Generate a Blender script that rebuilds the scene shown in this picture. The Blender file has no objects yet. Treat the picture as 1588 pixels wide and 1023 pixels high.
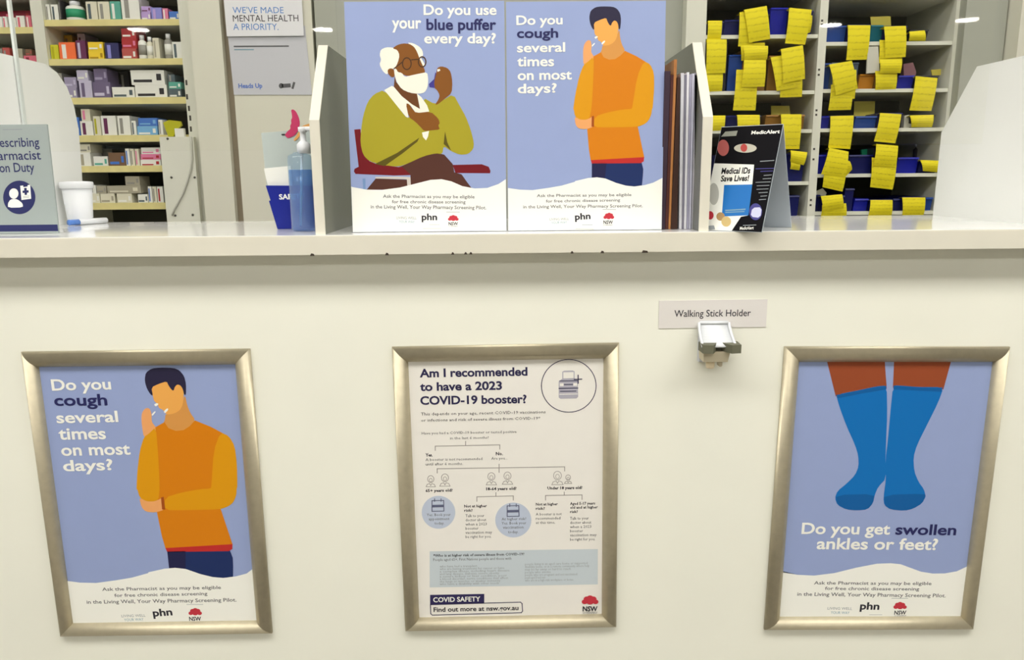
import bpy, math
from mathutils import Vector, Matrix

C = bpy.context.scene.collection
sc = bpy.context.scene

# ------------------------------------------------------------------ camera
F, CX, CY = 1207.0, 794.0, 511.5            # focal length and centre in pixels of the 1588 x 1023 frame
PITCH, YAW, ROLL = 0.196888, 0.006833, 0.008572
CAM = Vector((0, 0, 1.18))
cp, sp, cy_, sy_, cr, sr = (math.cos(PITCH), math.sin(PITCH), math.cos(YAW), math.sin(YAW), math.cos(ROLL), math.sin(ROLL))
RIGHT = Vector((cy_*cr - sy_*sp*sr, -sy_*cr - cy_*sp*sr, -cp*sr))
UP = Vector((cy_*sr + sy_*sp*cr, -sy_*sr + cy_*sp*cr, cp*cr))
FWD = Vector((sy_*cp, cy_*cp, -sp))
cd = bpy.data.cameras.new('camera'); cam = bpy.data.objects.new('camera', cd); C.objects.link(cam)
M4 = Matrix((RIGHT, UP, -FWD)).transposed().to_4x4(); M4.translation = CAM
cam.matrix_world = M4
cd.sensor_width = 36; cd.lens = 36*F/1588; cd.clip_start = 0.05
sc.camera = cam

# ------------------------------------------------------------------ world, exposure
w = bpy.data.worlds.new('world'); sc.world = w; w.use_nodes = True
w.node_tree.nodes['Background'].inputs[0].default_value = (1, .97, .9, 1)
w.node_tree.nodes['Background'].inputs[1].default_value = 0.15
vs = sc.view_settings
vs.view_transform = 'Standard'; vs.look = 'None'; vs.gamma = 1; vs.use_curve_mapping = False
vs.exposure = 0.0
STORE_LIGHT, DISP_LIGHT, SPOT_LIGHT = 10.6, 8.2, 65.0     # radiance of the ceiling panels and downlights

# ------------------------------------------------------------------ measuring helpers
def ray(px, py):
    return (FWD + RIGHT*((px-CX)/F) - UP*((py-CY)/F)).normalized()
def hit(px, py, o, n):
    d = ray(px, py); return CAM + d*((Vector(o)-CAM).dot(n)/d.dot(n))
def atY(px, py, Y): return hit(px, py, (0, Y, 0), Vector((0, 1, 0)))
def atZ(px, py, Z): return hit(px, py, (0, 0, Z), Vector((0, 0, 1)))
def atX(px, py, X): return hit(px, py, (X, 0, 0), Vector((1, 0, 0)))

# ------------------------------------------------------------------ materials
def lin(c):
    f = lambda v: v/12.92 if v <= .04045 else ((v+.055)/1.055)**2.4
    return tuple(f(x/255) for x in c)
MATS = {}
def mat(name, rgb, rough=.5, spec=.4, metal=0., noise=0., scale=40., bump=0., coat=0.):
    if name in MATS: return MATS[name]
    m = bpy.data.materials.new(name); m.use_nodes = True; nt = m.node_tree
    b = nt.nodes['Principled BSDF']; col = lin(rgb)
    b.inputs['Base Color'].default_value = (*col, 1)
    b.inputs['Roughness'].default_value = rough; b.inputs['Metallic'].default_value = metal
    b.inputs['Specular IOR Level'].default_value = spec
    b.inputs['Coat Weight'].default_value = coat
    if noise or bump:
        tc = nt.nodes.new('ShaderNodeTexCoord'); nz = nt.nodes.new('ShaderNodeTexNoise')
        nz.inputs['Scale'].default_value = scale; nz.inputs['Detail'].default_value = 4
        nt.links.new(tc.outputs['Object'], nz.inputs['Vector'])
        if noise:
            r = nt.nodes.new('ShaderNodeValToRGB')
            r.color_ramp.elements[0].color = (*[x*(1-noise) for x in col], 1)
            r.color_ramp.elements[1].color = (*[min(1, x*(1+noise)) for x in col], 1)
            r.color_ramp.elements[0].position = .3; r.color_ramp.elements[1].position = .7
            nt.links.new(nz.outputs['Fac'], r.inputs['Fac']); nt.links.new(r.outputs['Color'], b.inputs['Base Color'])
        if bump:
            bp = nt.nodes.new('ShaderNodeBump'); bp.inputs['Strength'].default_value = bump; bp.inputs['Distance'].default_value = .002
            nt.links.new(nz.outputs['Fac'], bp.inputs['Height']); nt.links.new(bp.outputs['Normal'], b.inputs['Normal'])
    MATS[name] = m; return m
def emit(name, rgb, s):
    m = bpy.data.materials.new(name); m.use_nodes = True; nt = m.node_tree; nt.nodes.clear()
    e = nt.nodes.new('ShaderNodeEmission'); o = nt.nodes.new('ShaderNodeOutputMaterial')
    e.inputs[0].default_value = (*lin(rgb), 1); e.inputs[1].default_value = s
    nt.links.new(e.outputs[0], o.inputs[0]); return m
def clear_mat(name, rgb, rough=.02, tint=None, haze=0.):
    """thin clear plastic or glass: see-through with a fresnel reflection, and an optional milky share"""
    m = bpy.data.materials.new(name); m.use_nodes = True; nt = m.node_tree; nt.nodes.clear()
    o = nt.nodes.new('ShaderNodeOutputMaterial'); t = nt.nodes.new('ShaderNodeBsdfTransparent')
    g = nt.nodes.new('ShaderNodeBsdfGlossy'); fr = nt.nodes.new('ShaderNodeFresnel'); mx = nt.nodes.new('ShaderNodeMixShader')
    t.inputs[0].default_value = (*lin(rgb), 1); g.inputs['Roughness'].default_value = rough; fr.inputs[0].default_value = 1.45
    src = t.outputs[0]
    if haze:
        d = nt.nodes.new('ShaderNodeBsdfDiffuse'); d.inputs[0].default_value = (*lin(tint or (235, 238, 238)), 1)
        m2 = nt.nodes.new('ShaderNodeMixShader'); m2.inputs[0].default_value = haze
        nt.links.new(t.outputs[0], m2.inputs[1]); nt.links.new(d.outputs[0], m2.inputs[2]); src = m2.outputs[0]
    ge = nt.nodes.new('ShaderNodeNewGeometry'); iv = nt.nodes.new('ShaderNodeMath'); iv.operation = 'SUBTRACT'; iv.inputs[0].default_value = 1
    mu = nt.nodes.new('ShaderNodeMath'); mu.operation = 'MULTIPLY'      # the outer surface reflects; the inner one only lets light out
    nt.links.new(ge.outputs['Backfacing'], iv.inputs[1]); nt.links.new(iv.outputs[0], mu.inputs[1]); nt.links.new(fr.outputs[0], mu.inputs[0])
    nt.links.new(mu.outputs[0], mx.inputs[0]); nt.links.new(src, mx.inputs[1]); nt.links.new(g.outputs[0], mx.inputs[2])
    nt.links.new(mx.outputs[0], o.inputs[0]); return m

cream = mat('cream_laminate', (240, 240, 227), .45, .3, noise=.015, scale=6, bump=.02)
white_lam = mat('white_laminate_gloss', (240, 240, 238), .06, .5, noise=.01, scale=5)
edge_lam = mat('white_laminate_edge', (224, 220, 205), .35, .4, noise=.02, scale=12)
panel_white = mat('white_gloss_panel', (246, 247, 244), .3, .5, noise=.01, scale=8)
panel_white.node_tree.nodes['Principled BSDF'].inputs['Subsurface Weight'].default_value = 0
alum = mat('brushed_aluminium', (194, 185, 160), .48, .5, metal=.65, noise=.05, scale=90)
paper = mat('white_paper', (240, 240, 232), .5, .3, noise=.01, scale=30)
lower_paper = mat('coated_paper', (236, 233, 226), .5, .3, noise=.01, scale=30)
dark_back = mat('shelf_back_grey', (84, 84, 76), .7, .2, noise=.06, scale=10)
rack_white = mat('white_rack', (226, 226, 212), .45, .3, noise=.02, scale=9)
strip_cream = mat('cream_shelf_edge', (228, 216, 150), .5, .3, noise=.07, scale=25)
wall_white = mat('white_wall', (224, 222, 206), .6, .3, noise=.015, scale=4)
wall_grey = mat('grey_wall', (172, 174, 162), .6, .3, noise=.02, scale=5)
black_p = mat('black_plastic', (22, 22, 24), .4)
glass_m = clear_mat('clear_screen', (255, 255, 254))

# ------------------------------------------------------------------ mesh builder
class MB:
    def __init__(s): s.v, s.f, s.m, s.mats, s.sm, s.uv = [], [], [], [], [], {}
    def mi(s, m):
        if m not in s.mats: s.mats.append(m)
        return s.mats.index(m)
    def add(s, vs, fs, m, smooth=False):
        b = len(s.v); i = s.mi(m); s.v += [Vector(v) for v in vs]
        for f in fs: s.f.append([b+k for k in f]); s.m.append(i); s.sm.append(smooth)
        return s
    def box(s, a, b, m, bev=0.):
        (x0, y0, z0), (x1, y1, z1) = a, b
        x0, x1 = sorted((x0, x1)); y0, y1 = sorted((y0, y1)); z0, z1 = sorted((z0, z1))
        if bev <= 0:
            vs = [(x0,y0,z0),(x1,y0,z0),(x1,y1,z0),(x0,y1,z0),(x0,y0,z1),(x1,y0,z1),(x1,y1,z1),(x0,y1,z1)]
            return s.add(vs, [(0,3,2,1),(4,5,6,7),(0,1,5,4),(1,2,6,5),(2,3,7,6),(3,0,4,7)], m)
        import bmesh
        bm = bmesh.new(); bmesh.ops.create_cube(bm, size=1)
        for v in bm.verts: v.co = Vector(((x0+x1)/2+v.co.x*(x1-x0), (y0+y1)/2+v.co.y*(y1-y0), (z0+z1)/2+v.co.z*(z1-z0)))
        bmesh.ops.bevel(bm, geom=bm.edges[:], offset=min(bev, .45*min(x1-x0, y1-y0, z1-z0)), segments=2, affect='EDGES')
        bm.verts.index_update()
        s.add([v.co.copy() for v in bm.verts], [[v.index for v in f.verts] for f in bm.faces], m); bm.free(); return s
    def prism(s, pts, d, m):
        """closed outline pts (3D, planar) pushed along vector d"""
        n = len(pts); d = Vector(d); pts = [Vector(p) for p in pts]
        nrm = Vector((0, 0, 0))
        for i in range(n): nrm += pts[i].cross(pts[(i+1) % n])
        if nrm.dot(d) > 0: pts = pts[::-1]
        vs = pts + [p+d for p in pts]
        fs = [list(range(n)), list(range(2*n-1, n-1, -1))] + [(i, n+i, n+(i+1) % n, (i+1) % n)[::-1] for i in range(n)]
        fs = fs[:2] + [f[::-1] for f in fs[2:]]
        fs = [fs[0], fs[1]] + [[(i+1) % n, i, n+i, n+(i+1) % n] for i in range(n)]
        return s.add(vs, fs, m)
    def lathe(s, prof, c, m, seg=28, sx=1., sy=1.):
        """profile [(r, z)...] turned about the vertical through c"""
        c = Vector(c); vs, fs = [], []
        for r, z in prof:
            for k in range(seg):
                a = 2*math.pi*k/seg; vs.append(c+Vector((r*math.cos(a)*sx, r*math.sin(a)*sy, z)))
        for i in range(len(prof)-1):
            for k in range(seg):
                fs.append((i*seg+k, i*seg+(k+1) % seg, (i+1)*seg+(k+1) % seg, (i+1)*seg+k))
        fs.append(tuple(range(seg-1, -1, -1))); fs.append(tuple((len(prof)-1)*seg+k for k in range(seg)))
        return s.add(vs, fs, m, True)
    def tube(s, path, r, m, seg=8):
        path = [Vector(p) for p in path]; vs, fs = [], []
        for i, p in enumerate(path):
            t = (path[min(i+1, len(path)-1)]-path[max(i-1, 0)]).normalized()
            a = t.cross(Vector((0, 0, 1))); a = a.normalized() if a.length > 1e-4 else Vector((1, 0, 0)); b = t.cross(a)
            for k in range(seg):
                q = 2*math.pi*k/seg; vs.append(p+(a*math.cos(q)+b*math.sin(q))*r)
        for i in range(len(path)-1):
            for k in range(seg): fs.append((i*seg+k, i*seg+(k+1) % seg, (i+1)*seg+(k+1) % seg, (i+1)*seg+k))
        fs.append(tuple(range(seg-1, -1, -1))); fs.append(tuple((len(path)-1)*seg+k for k in range(seg)))
        return s.add(vs, fs, m, True)
    def center(s):
        xs = [v.x for v in s.v]; ys = [v.y for v in s.v]; zs = [v.z for v in s.v]
        return Vector(((min(xs)+max(xs))/2, (min(ys)+max(ys))/2, min(zs)))
    def build(s, name, parent=None, label=None, cat=None, group=None, kind=None):
        """link everything collected as ONE mesh object; a top-level mesh gets its origin at its base"""
        o0 = Vector((0, 0, 0)) if parent is None else world_loc(parent)
        c = s.center() if parent is None else o0
        me = bpy.data.meshes.new(name); me.from_pydata([v-c for v in s.v], [], s.f)
        for m in s.mats: me.materials.append(m)
        for p, i, sm in zip(me.polygons, s.m, s.sm): p.material_index = i; p.use_smooth = sm
        if s.uv:
            ul = me.uv_layers.new(name='UVMap')
            for p in me.polygons:
                for li in p.loop_indices: ul.data[li].uv = s.uv.get(me.loops[li].vertex_index, (0, 0))
        ob = bpy.data.objects.new(name, me); C.objects.link(ob)
        if parent is not None: ob.parent = parent
        else: ob.location = c
        tag(ob, label, cat, group, kind); return ob
def world_loc(o):
    p = Vector((0, 0, 0))
    while o: p += o.location; o = o.parent
    return p
def tag(o, label=None, cat=None, group=None, kind=None):
    for k, v in (('label', label), ('category', cat), ('group', group), ('kind', kind)):
        if v: o[k] = v
    return o
def thing(name, loc, label, cat, group=None):
    o = bpy.data.objects.new(name, None); o.empty_display_size = .03; C.objects.link(o); o.location = loc
    return tag(o, label, cat, group)
def struct(name, mb): return mb.build(name, kind='structure')

# ------------------------------------------------------------------ flat print on a sheet
TXT = {}
def glyphs(s, bold, res):
    k = (s, bold, res)
    if k not in TXT:
        cu = bpy.data.curves.new('t', 'FONT'); cu.body = s; cu.resolution_u = res; cu.dimensions = '2D'; cu.fill_mode = 'FRONT'
        cu.offset = bold; cu.size = 1
        ob = bpy.data.objects.new('t', cu); me = bpy.data.meshes.new_from_object(ob)
        vs = [tuple(v.co) for v in me.vertices]; fs = [list(p.vertices) for p in me.polygons]
        bpy.data.meshes.remove(me); bpy.data.objects.remove(ob); bpy.data.curves.remove(cu)
        TXT[k] = (vs, fs, min(v[0] for v in vs), max(v[0] for v in vs), max(v[1] for v in vs))
    return TXT[k]
def chaikin(pts, n=1, t=.22):
    for _ in range(n):
        out = []
        for i in range(len(pts)):
            a, b = pts[i], pts[(i+1) % len(pts)]
            out += [(a[0]*(1-t)+b[0]*t, a[1]*(1-t)+b[1]*t), (a[0]*t+b[0]*(1-t), a[1]*t+b[1]*(1-t))]
        pts = out
    return pts
class Plane:
    """a flat sheet: origin o, unit right r, unit up u; n faces the reader"""
    def __init__(s, o, r, u):
        s.o, s.r, s.u = Vector(o), Vector(r).normalized(), Vector(u).normalized(); s.n = s.r.cross(s.u).normalized()
    def P(s, a, b, off=0.): return s.o+s.r*a+s.u*b+s.n*off
    def px(s, x, y):
        q = hit(x, y, s.o, s.n)-s.o; return (q.dot(s.r), q.dot(s.u))
class Print:
    """collects flat shapes on a Plane; local coordinates in metres, 'tr' maps source coordinates to them"""
    def __init__(s, plane, tr=None): s.pl, s.mb, s.tr = plane, MB(), tr or (lambda p: plane.px(*p))
    def poly(s, pts, m, lay=1, sm=0, local=False):
        q = [tuple(p) if local else s.tr(p) for p in pts]
        ar = sum(q[i][0]*q[(i+1) % len(q)][1]-q[(i+1) % len(q)][0]*q[i][1] for i in range(len(q)))
        if ar < 0: q = q[::-1]
        if sm: q = chaikin(q, sm)
        s.mb.add([s.pl.P(a, b, .0001+.00006*lay) for a, b in q], [list(range(len(q)))], m)
    def line(s, pts, wd, m, lay=2):
        q = [s.tr(p) for p in pts]
        for (a, b), (c, d) in zip(q, q[1:]):
            L = math.hypot(c-a, d-b) or 1; ux, uy = (c-a)/L*wd/2, (d-b)/L*wd/2
            s.poly([(a-ux+uy, b-uy-ux), (c+ux+uy, d+uy-ux), (c+ux-uy, d+uy+ux), (a-ux-uy, b-uy+ux)], m, lay, local=True)
    def ell(s, c, rx, ry, m, lay=1, n=36, ring=0):
        pts = [s.tr((c[0]+rx*math.cos(2*math.pi*k/n), c[1]+ry*math.sin(2*math.pi*k/n))) for k in range(n)]
        if not ring: return s.poly(pts, m, lay, local=True)
        cx = sum(p[0] for p in pts)/n; cz = sum(p[1] for p in pts)/n
        inn = []
        for p in pts:
            L = math.hypot(p[0]-cx, p[1]-cz); t = (L-ring)/L; inn.append((cx+(p[0]-cx)*t, cz+(p[1]-cz)*t))
        o = .0001+.00006*lay
        vs = [s.pl.P(a, b, o) for a, b in pts]+[s.pl.P(a, b, o) for a, b in inn]
        fs = [(i, n+i, n+(i+1) % n, (i+1) % n) for i in range(n)]
        s.mb.add(vs, fs, m)
    def text(s, t, a, b, h, m, lay=3, bold=.012, res=3):
        """t written from a to b along the baseline (source coordinates), h = height of the tall letters (source units)"""
        vs, fs, x0, x1, ym = glyphs(t, bold, res)
        A, B = s.tr(a), s.tr(b); T = s.tr((a[0], a[1]-h))
        ex = ((B[0]-A[0])/(x1-x0), (B[1]-A[1])/(x1-x0)); hh = math.hypot(T[0]-A[0], T[1]-A[1])/ym
        L = math.hypot(*ex); ey = (-ex[1]/L*hh, ex[0]/L*hh); o = .0001+.00006*lay
        s.mb.add([s.pl.P(A[0]+ex[0]*(x-x0)+ey[0]*y, A[1]+ex[1]*(x-x0)+ey[1]*y, o) for x, y, _ in vs], fs, m)
    def build(s, name, parent, label=None): return s.mb.build(name, parent, label)
def crop(x0, y0, k): return lambda pts: [(x0+a/k, y0+b/k) for a, b in pts]

# ------------------------------------------------------------------ main planes
YW, YE, YR, YL, YG = 1.10, 1.066, 2.50, 2.60, 1.225     # counter front panel, counter edge, right rack, left rack, glass
ZT = atY(794, 362, YE).z                                   # counter top
ZB = atY(794, 393, YE).z                                   # underside of the counter edge
YG = atX(16, 45, -.771).y                                  # the clear screens
YB = atZ(794, 339, ZT).y                                   # back edge of the counter

# ------------------------------------------------------------------ room
struct('floor', MB().box((-6, -7.5, -.05), (6, 3.2, 0), mat('vinyl_floor', (150, 146, 138), .4, noise=.08, scale=3)))
struct('ceiling', MB().box((-6, -7.5, 2.75), (6, 3.2, 2.8), mat('ceiling_tile', (238, 236, 228), .8, noise=.02, scale=20)))
struct('wall_left', MB().box((-6.1, -7.5, 0), (-6, 3.2, 2.75), wall_white))
struct('wall_right', MB().box((6, -7.5, 0), (6.1, 3.2, 2.75), wall_white))
struct('wall_front', MB().box((-6, -7.6, 0), (6, -7.5, 2.75), wall_white))
struct('wall_back', MB().box((-6, 3.0, 0), (6, 3.1, 2.75), wall_white))

# partition, door and wall pieces behind the counter
def X_at(px, py, Y): return atY(px, py, Y).x
xa, xb, xc, xd = X_at(299, 100, 2.55), X_at(347, 100, 2.55), X_at(359, 100, 2.55), X_at(486, 80, 2.55)
xe, xf = X_at(491, 80, 2.55), X_at(1060, 50, 2.55)
struct('wall_partition', MB().box((xa, 2.55, 0), (xb, 3.0, 2.75), wall_white))
struct('trim_1', MB().box((xb, 2.575, 0), (xc, 3.0, 2.75), mat('door_frame_brown', (150, 138, 118), .5, noise=.05, scale=15)))
struct('door_1', MB().box((xc, 2.555, .01), (xd, 2.6, 2.3), wall_white))
struct('trim_2', MB().box((xd, 2.60, 0), (xe, 3.0, 2.75), mat('dark_gap', (70, 70, 60), .7)))
struct('wall_middle', MB().box((xe, 2.55, 0), (xf, 3.0, 2.75), wall_grey))
xg = X_at(1491, 100, 2.45); xh = X_at(1561, 60, 2.45)
struct('wall_end', MB().box((xg+.004, 2.46, 0), (xh, 3.0, 2.75), wall_grey))
struct('wall_side', MB().box((xh+.004, 2.40, 0), (xh+1.6, 3.0, 2.75), wall_white))

# ceiling luminaires
panel_e = emit('lamp_diffuser', (255, 252, 246), STORE_LIGHT); disp_e = emit('lamp_diffuser_dispensary', (255, 253, 248), DISP_LIGHT)
spot_e = emit('downlight_lens', (255, 250, 240), SPOT_LIGHT)
def ceiling_panel(x, y, e, label, grp, lx=.6, ly=.3):
    t = thing('ceiling_light', (x, y, 2.75), label, 'light', grp)
    MB().box((x-lx, y-ly, 2.735), (x+lx, y+ly, 2.7395), e).build('diffuser', t)
    fr = MB()
    for a, b in (((x-lx-.02, y-ly-.02), (x+lx+.02, y-ly)), ((x-lx-.02, y+ly), (x+lx+.02, y+ly+.02)),
                 ((x-lx-.02, y-ly), (x-lx, y+ly)), ((x+lx, y-ly), (x+lx+.02, y+ly))):
        fr.box((*a, 2.73), (*b, 2.75), rack_white)
    fr.build('frame', t)
for yy, nm, xs in ((.02, 'nearest the counter', (-2.6, -1.3, 0, 1.3, 2.6)), (-2.3, 'in the middle of the shop', (-1.9, 0, 1.9))):
    for xx in xs:
        ceiling_panel(xx, yy, panel_e, 'white ceiling light panel in the row '+nm, 'shop ceiling panels '+nm)
for xx in (-1.3, .2, 1.5):
    ceiling_panel(xx, 1.95, disp_e, 'white ceiling light panel over the dispensary behind the counter', 'dispensary ceiling panels', ly=.12)
for px, py in ((215, 46), (501, 46), (1289, 39), (1500, 31)):
    d = ray(px, py); p = CAM+d*((YG-CAM.y)/d.y); d2 = Vector((d.x, -d.y, d.z)); q = p+d2*((2.745-p.z)/d2.z)
    t = thing('downlight', (q.x, q.y, 2.75), 'round ceiling downlight mirrored in the clear counter screen', 'light', 'downlights mirrored in the screens')
    MB().lathe([(.11, 2.742), (.11, 2.746)], (q.x, q.y, 0), spot_e).build('lens', t)
    MB().lathe([(.135, 2.746), (.135, 2.75)], (q.x, q.y, 0), rack_white).build('trim_ring', t)

# ------------------------------------------------------------------ counter
XL, XR = -2.3, 2.3
c = thing('countertop', (0, YE, ZB), 'long white laminate countertop running across above the cream front panel', 'counter')
MB().box((XL, YE+.002, ZB), (XR, YB, ZT), white_lam).build('worktop', c)
eb = MB().box((XL, YE-.001, ZB), (XR, YE+.002, ZT-.0008), edge_lam, .0008); eb.build('edge_band', c)
chipm = mat('dark_chip', (60, 50, 40), .8)
for cx0, wpx in ((484, 7), (600, 6), (702, 5), (722, 5), (730, 5), (887, 5), (934, 6), (1000, 10)):
    a = atY(cx0-wpx/2, 392, YE-.0012); b = atY(cx0+wpx/2, 392, YE-.0012)
    chip = MB().prism([(a.x, YE-.0018, ZB-.0005), (b.x, YE-.0018, ZB-.0005), (b.x-.001, YE-.0018, ZB+.0022), (a.x+.0018, YE-.0018, ZB+.003)], (0, .001, 0), chipm)
    chip.build('edge_chip', c, 'small dark chip on the lower edge')
cb = thing('service_counter', (0, YW, 0), 'cream laminate counter front carrying the three framed posters', 'counter')
MB().box((XL, YW, .1), (XR, YW+.018, ZB-.0008), cream).build('front_panel', cb)
MB().box((XL, YW+.05, 0), (XR, YW+.07, .1), mat('kick_grey', (90, 88, 84), .6)).build('kickboard', cb)
MB().box((XL, YW+.018, .1), (XL+.02, YB, ZB-.0008), cream).build('end_panel', cb)
MB().box((XR-.02, YW+.018, .1), (XR, YB, ZB-.0008), cream).build('end_panel', cb)

# dividers standing on the counter
def divider(x, front_cut, label, th):
    """upright white panel square to the counter; outline measured on its plane"""
    if front_cut:
        zc, zt = atY(488, 186, YE+.012).z, atY(510, 70, YE+.09).z
        out = [(YE+.012, ZT), (YB-.02, ZT), (YB-.02, zt), (YE+.09, zt), (YE+.012, zc)]
    t = thing('counter_divider', (x, YE+.012, ZT), label, 'divider', 'dividers between the service bays')
    body = [(max(a, YE+.0145 if b < zt-.001 else a), b) for a, b in out[:3]]+[(YE+.0925, zt), (YE+.0145, zc)]
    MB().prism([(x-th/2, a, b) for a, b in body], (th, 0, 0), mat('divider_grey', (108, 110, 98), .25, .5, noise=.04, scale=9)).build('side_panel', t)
    MB().prism([(x-th/2-.0004, a, b) for a, b in ((YE+.012, ZT), (YE+.0145, ZT), (YE+.0145, zc), (YE+.0925, zt), (YE+.09, zt), (YE+.012, zc))], (th+.0008, 0, 0), edge_lam).build('edge_strip', t)
x1 = (atY(491, 362, YE+.012).x+atY(503, 362, YE+.012).x)/2; x2 = (atY(1084, 362, YE+.012).x+atY(1098, 362, YE+.012).x)/2
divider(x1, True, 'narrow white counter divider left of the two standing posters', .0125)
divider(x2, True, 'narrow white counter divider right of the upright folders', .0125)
XD = .775
pr = [atX(1588, 85, XD), atX(1515, 103, XD), atX(1460, 205, XD), atX(1447, 330, XD)]
zt = pr[1].z
out = [(YE+.012, ZT), (pr[3].y, ZT), (pr[2].y, pr[2].z), (pr[1].y, zt), (YE+.012, zt)]
MB().prism([(XD, a, b) for a, b in out], (.012, 0, 0), panel_white).build('counter_divider', None, 'large white side panel with a slanted back corner at the right end', 'divider', 'dividers between the service bays')
XD2 = -.772
pl = [atX(10, 86, XD2), atX(70, 99, XD2), atX(88, 112, XD2), atX(104, 135, XD2), atX(115, 165, XD2), atX(122, 200, XD2), atX(131, 330, XD2)]
out = [(1.186, ZT), (pl[-1].y, ZT)]+[(p.y, p.z) for p in reversed(pl[1:-1])]+[(1.186, pl[1].z)]
MB().prism([(XD2, a, b) for a, b in out], (-.012, 0, 0), panel_white).build('counter_divider', None, 'large white side panel with a rounded back corner behind the grey pharmacist sign', 'divider', 'dividers between the service bays')

# clear screens between the dividers
zg = atY(300, 233, YG).z
def screen(xa, xb, label):
    t = thing('clear_screen', ((xa+xb)/2, YG, zg), label, 'screen', 'clear screens above the counter')
    MB().box((xa, YG, zg), (xb, YG+.005, 1.95), glass_m).build('pane', t)
    em = mat('screen_edge', (218, 224, 220), .3)
    if xa < -.5: MB().box((xa, YG-.001, zg), (xa+.004, YG+.006, 1.95), em).build('pane_edge', t, 'polished white edge')
screen(XD2+.001, x1-.007, 'clear screen over the left service bay')
screen(x2+.007, XD-.001, 'clear screen over the right service bay')

# ------------------------------------------------------------------ poster artwork (colours of the print)
pc = lambda n, c, **k: mat('print_'+n, c, .5, .3, **k)
SKY = pc('sky_blue', (150, 165, 208), noise=.012, scale=30); WH = pc('white', (244, 244, 236)); NAVY = pc('navy_ink', (38, 40, 92))
INK = pc('grey_ink', (92, 92, 96)); LINK = pc('pale_ink', (150, 156, 160)); BLACK = pc('black_ink', (40, 38, 48))
RED = pc('red_ink', (196, 52, 66)); TEAL = pc('teal_ink', (120, 160, 178))
HAIR = pc('hair', (38, 34, 62)); FACE = pc('face', (236, 170, 84)); NECK = pc('neck', (214, 150, 76)); HAND = pc('hand', (236, 166, 104))
OR1 = pc('jumper_orange', (214, 126, 2)); OR2 = pc('sleeve_amber', (220, 152, 4)); HEM = pc('hem_red', (190, 42, 40)); CUFF = pc('cuff_brown', (160, 74, 16))
PANT = pc('trousers_navy', (24, 44, 96)); PANT2 = pc('trousers_dark', (30, 30, 72))

def footer(P, wave, bottom, lines, logos, nsw, lw):
    """white wave, three lines of small print and three logos"""
    P.poly(wave+bottom, WH, 8)
    for (a, b, h), t in zip(lines, ('Ask the Pharmacist as you may be eligible', 'for free chronic disease screening', 'in the Living Well, Your Way Pharmacy Screening Pilot.')):
        P.text(t, a, b, h, INK, 9, .012, 2)
    (la, lb, lh), (ma, mb_, mh), (pa, pb, ph) = logos
    P.text('LIVING WELL', la, lb, lh, LINK, 9, 0, 2); P.text('YOUR WAY', ma, mb_, mh, TEAL, 9, 0, 2)
    P.text('phn', pa, pb, ph, BLACK, 9, .03, 3)
    for dy, x0, x1_ in ((.35, .5, 1.15), (.8, .1, 1.25)):
        y = pa[1]+(pb[0]-pa[0])*dy*.55+ph*.25; wx = pb[0]-pa[0]
        P.line([(pa[0]+wx*x0, y), (pa[0]+wx*x1_, y)], lw*.5, LINK, 9)
    nsw_logo(P, *nsw)
def nsw_logo(P, c, w, top=True):
    """red flower over the letters NSW and a bar of small print"""
    x, y = c
    for k, (dx, dy, rr) in enumerate(((-.34, .1, .18), (.34, .1, .18), (-.2, -.12, .2), (.2, -.12, .2), (0, -.2, .2), (0, .05, .26))):
        P.ell((x+dx*w, y+dy*w*.8), rr*w, rr*w*.8, RED, 9+.1*k, 18)
    P.text('NSW', (x-w*.46, y+w*.66), (x+w*.46, y+w*.66), w*.31, BLACK, 9, .03, 2)
    P.text('GOVERNMENT', (x-w*.46, y+w*.82), (x+w*.46, y+w*.82), w*.12, INK, 9, .0, 1)
    if top: P.line([(x-w*.65, y-w*.6), (x+w*.6, y-w*.6)], .0007, LINK, 9)

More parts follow.
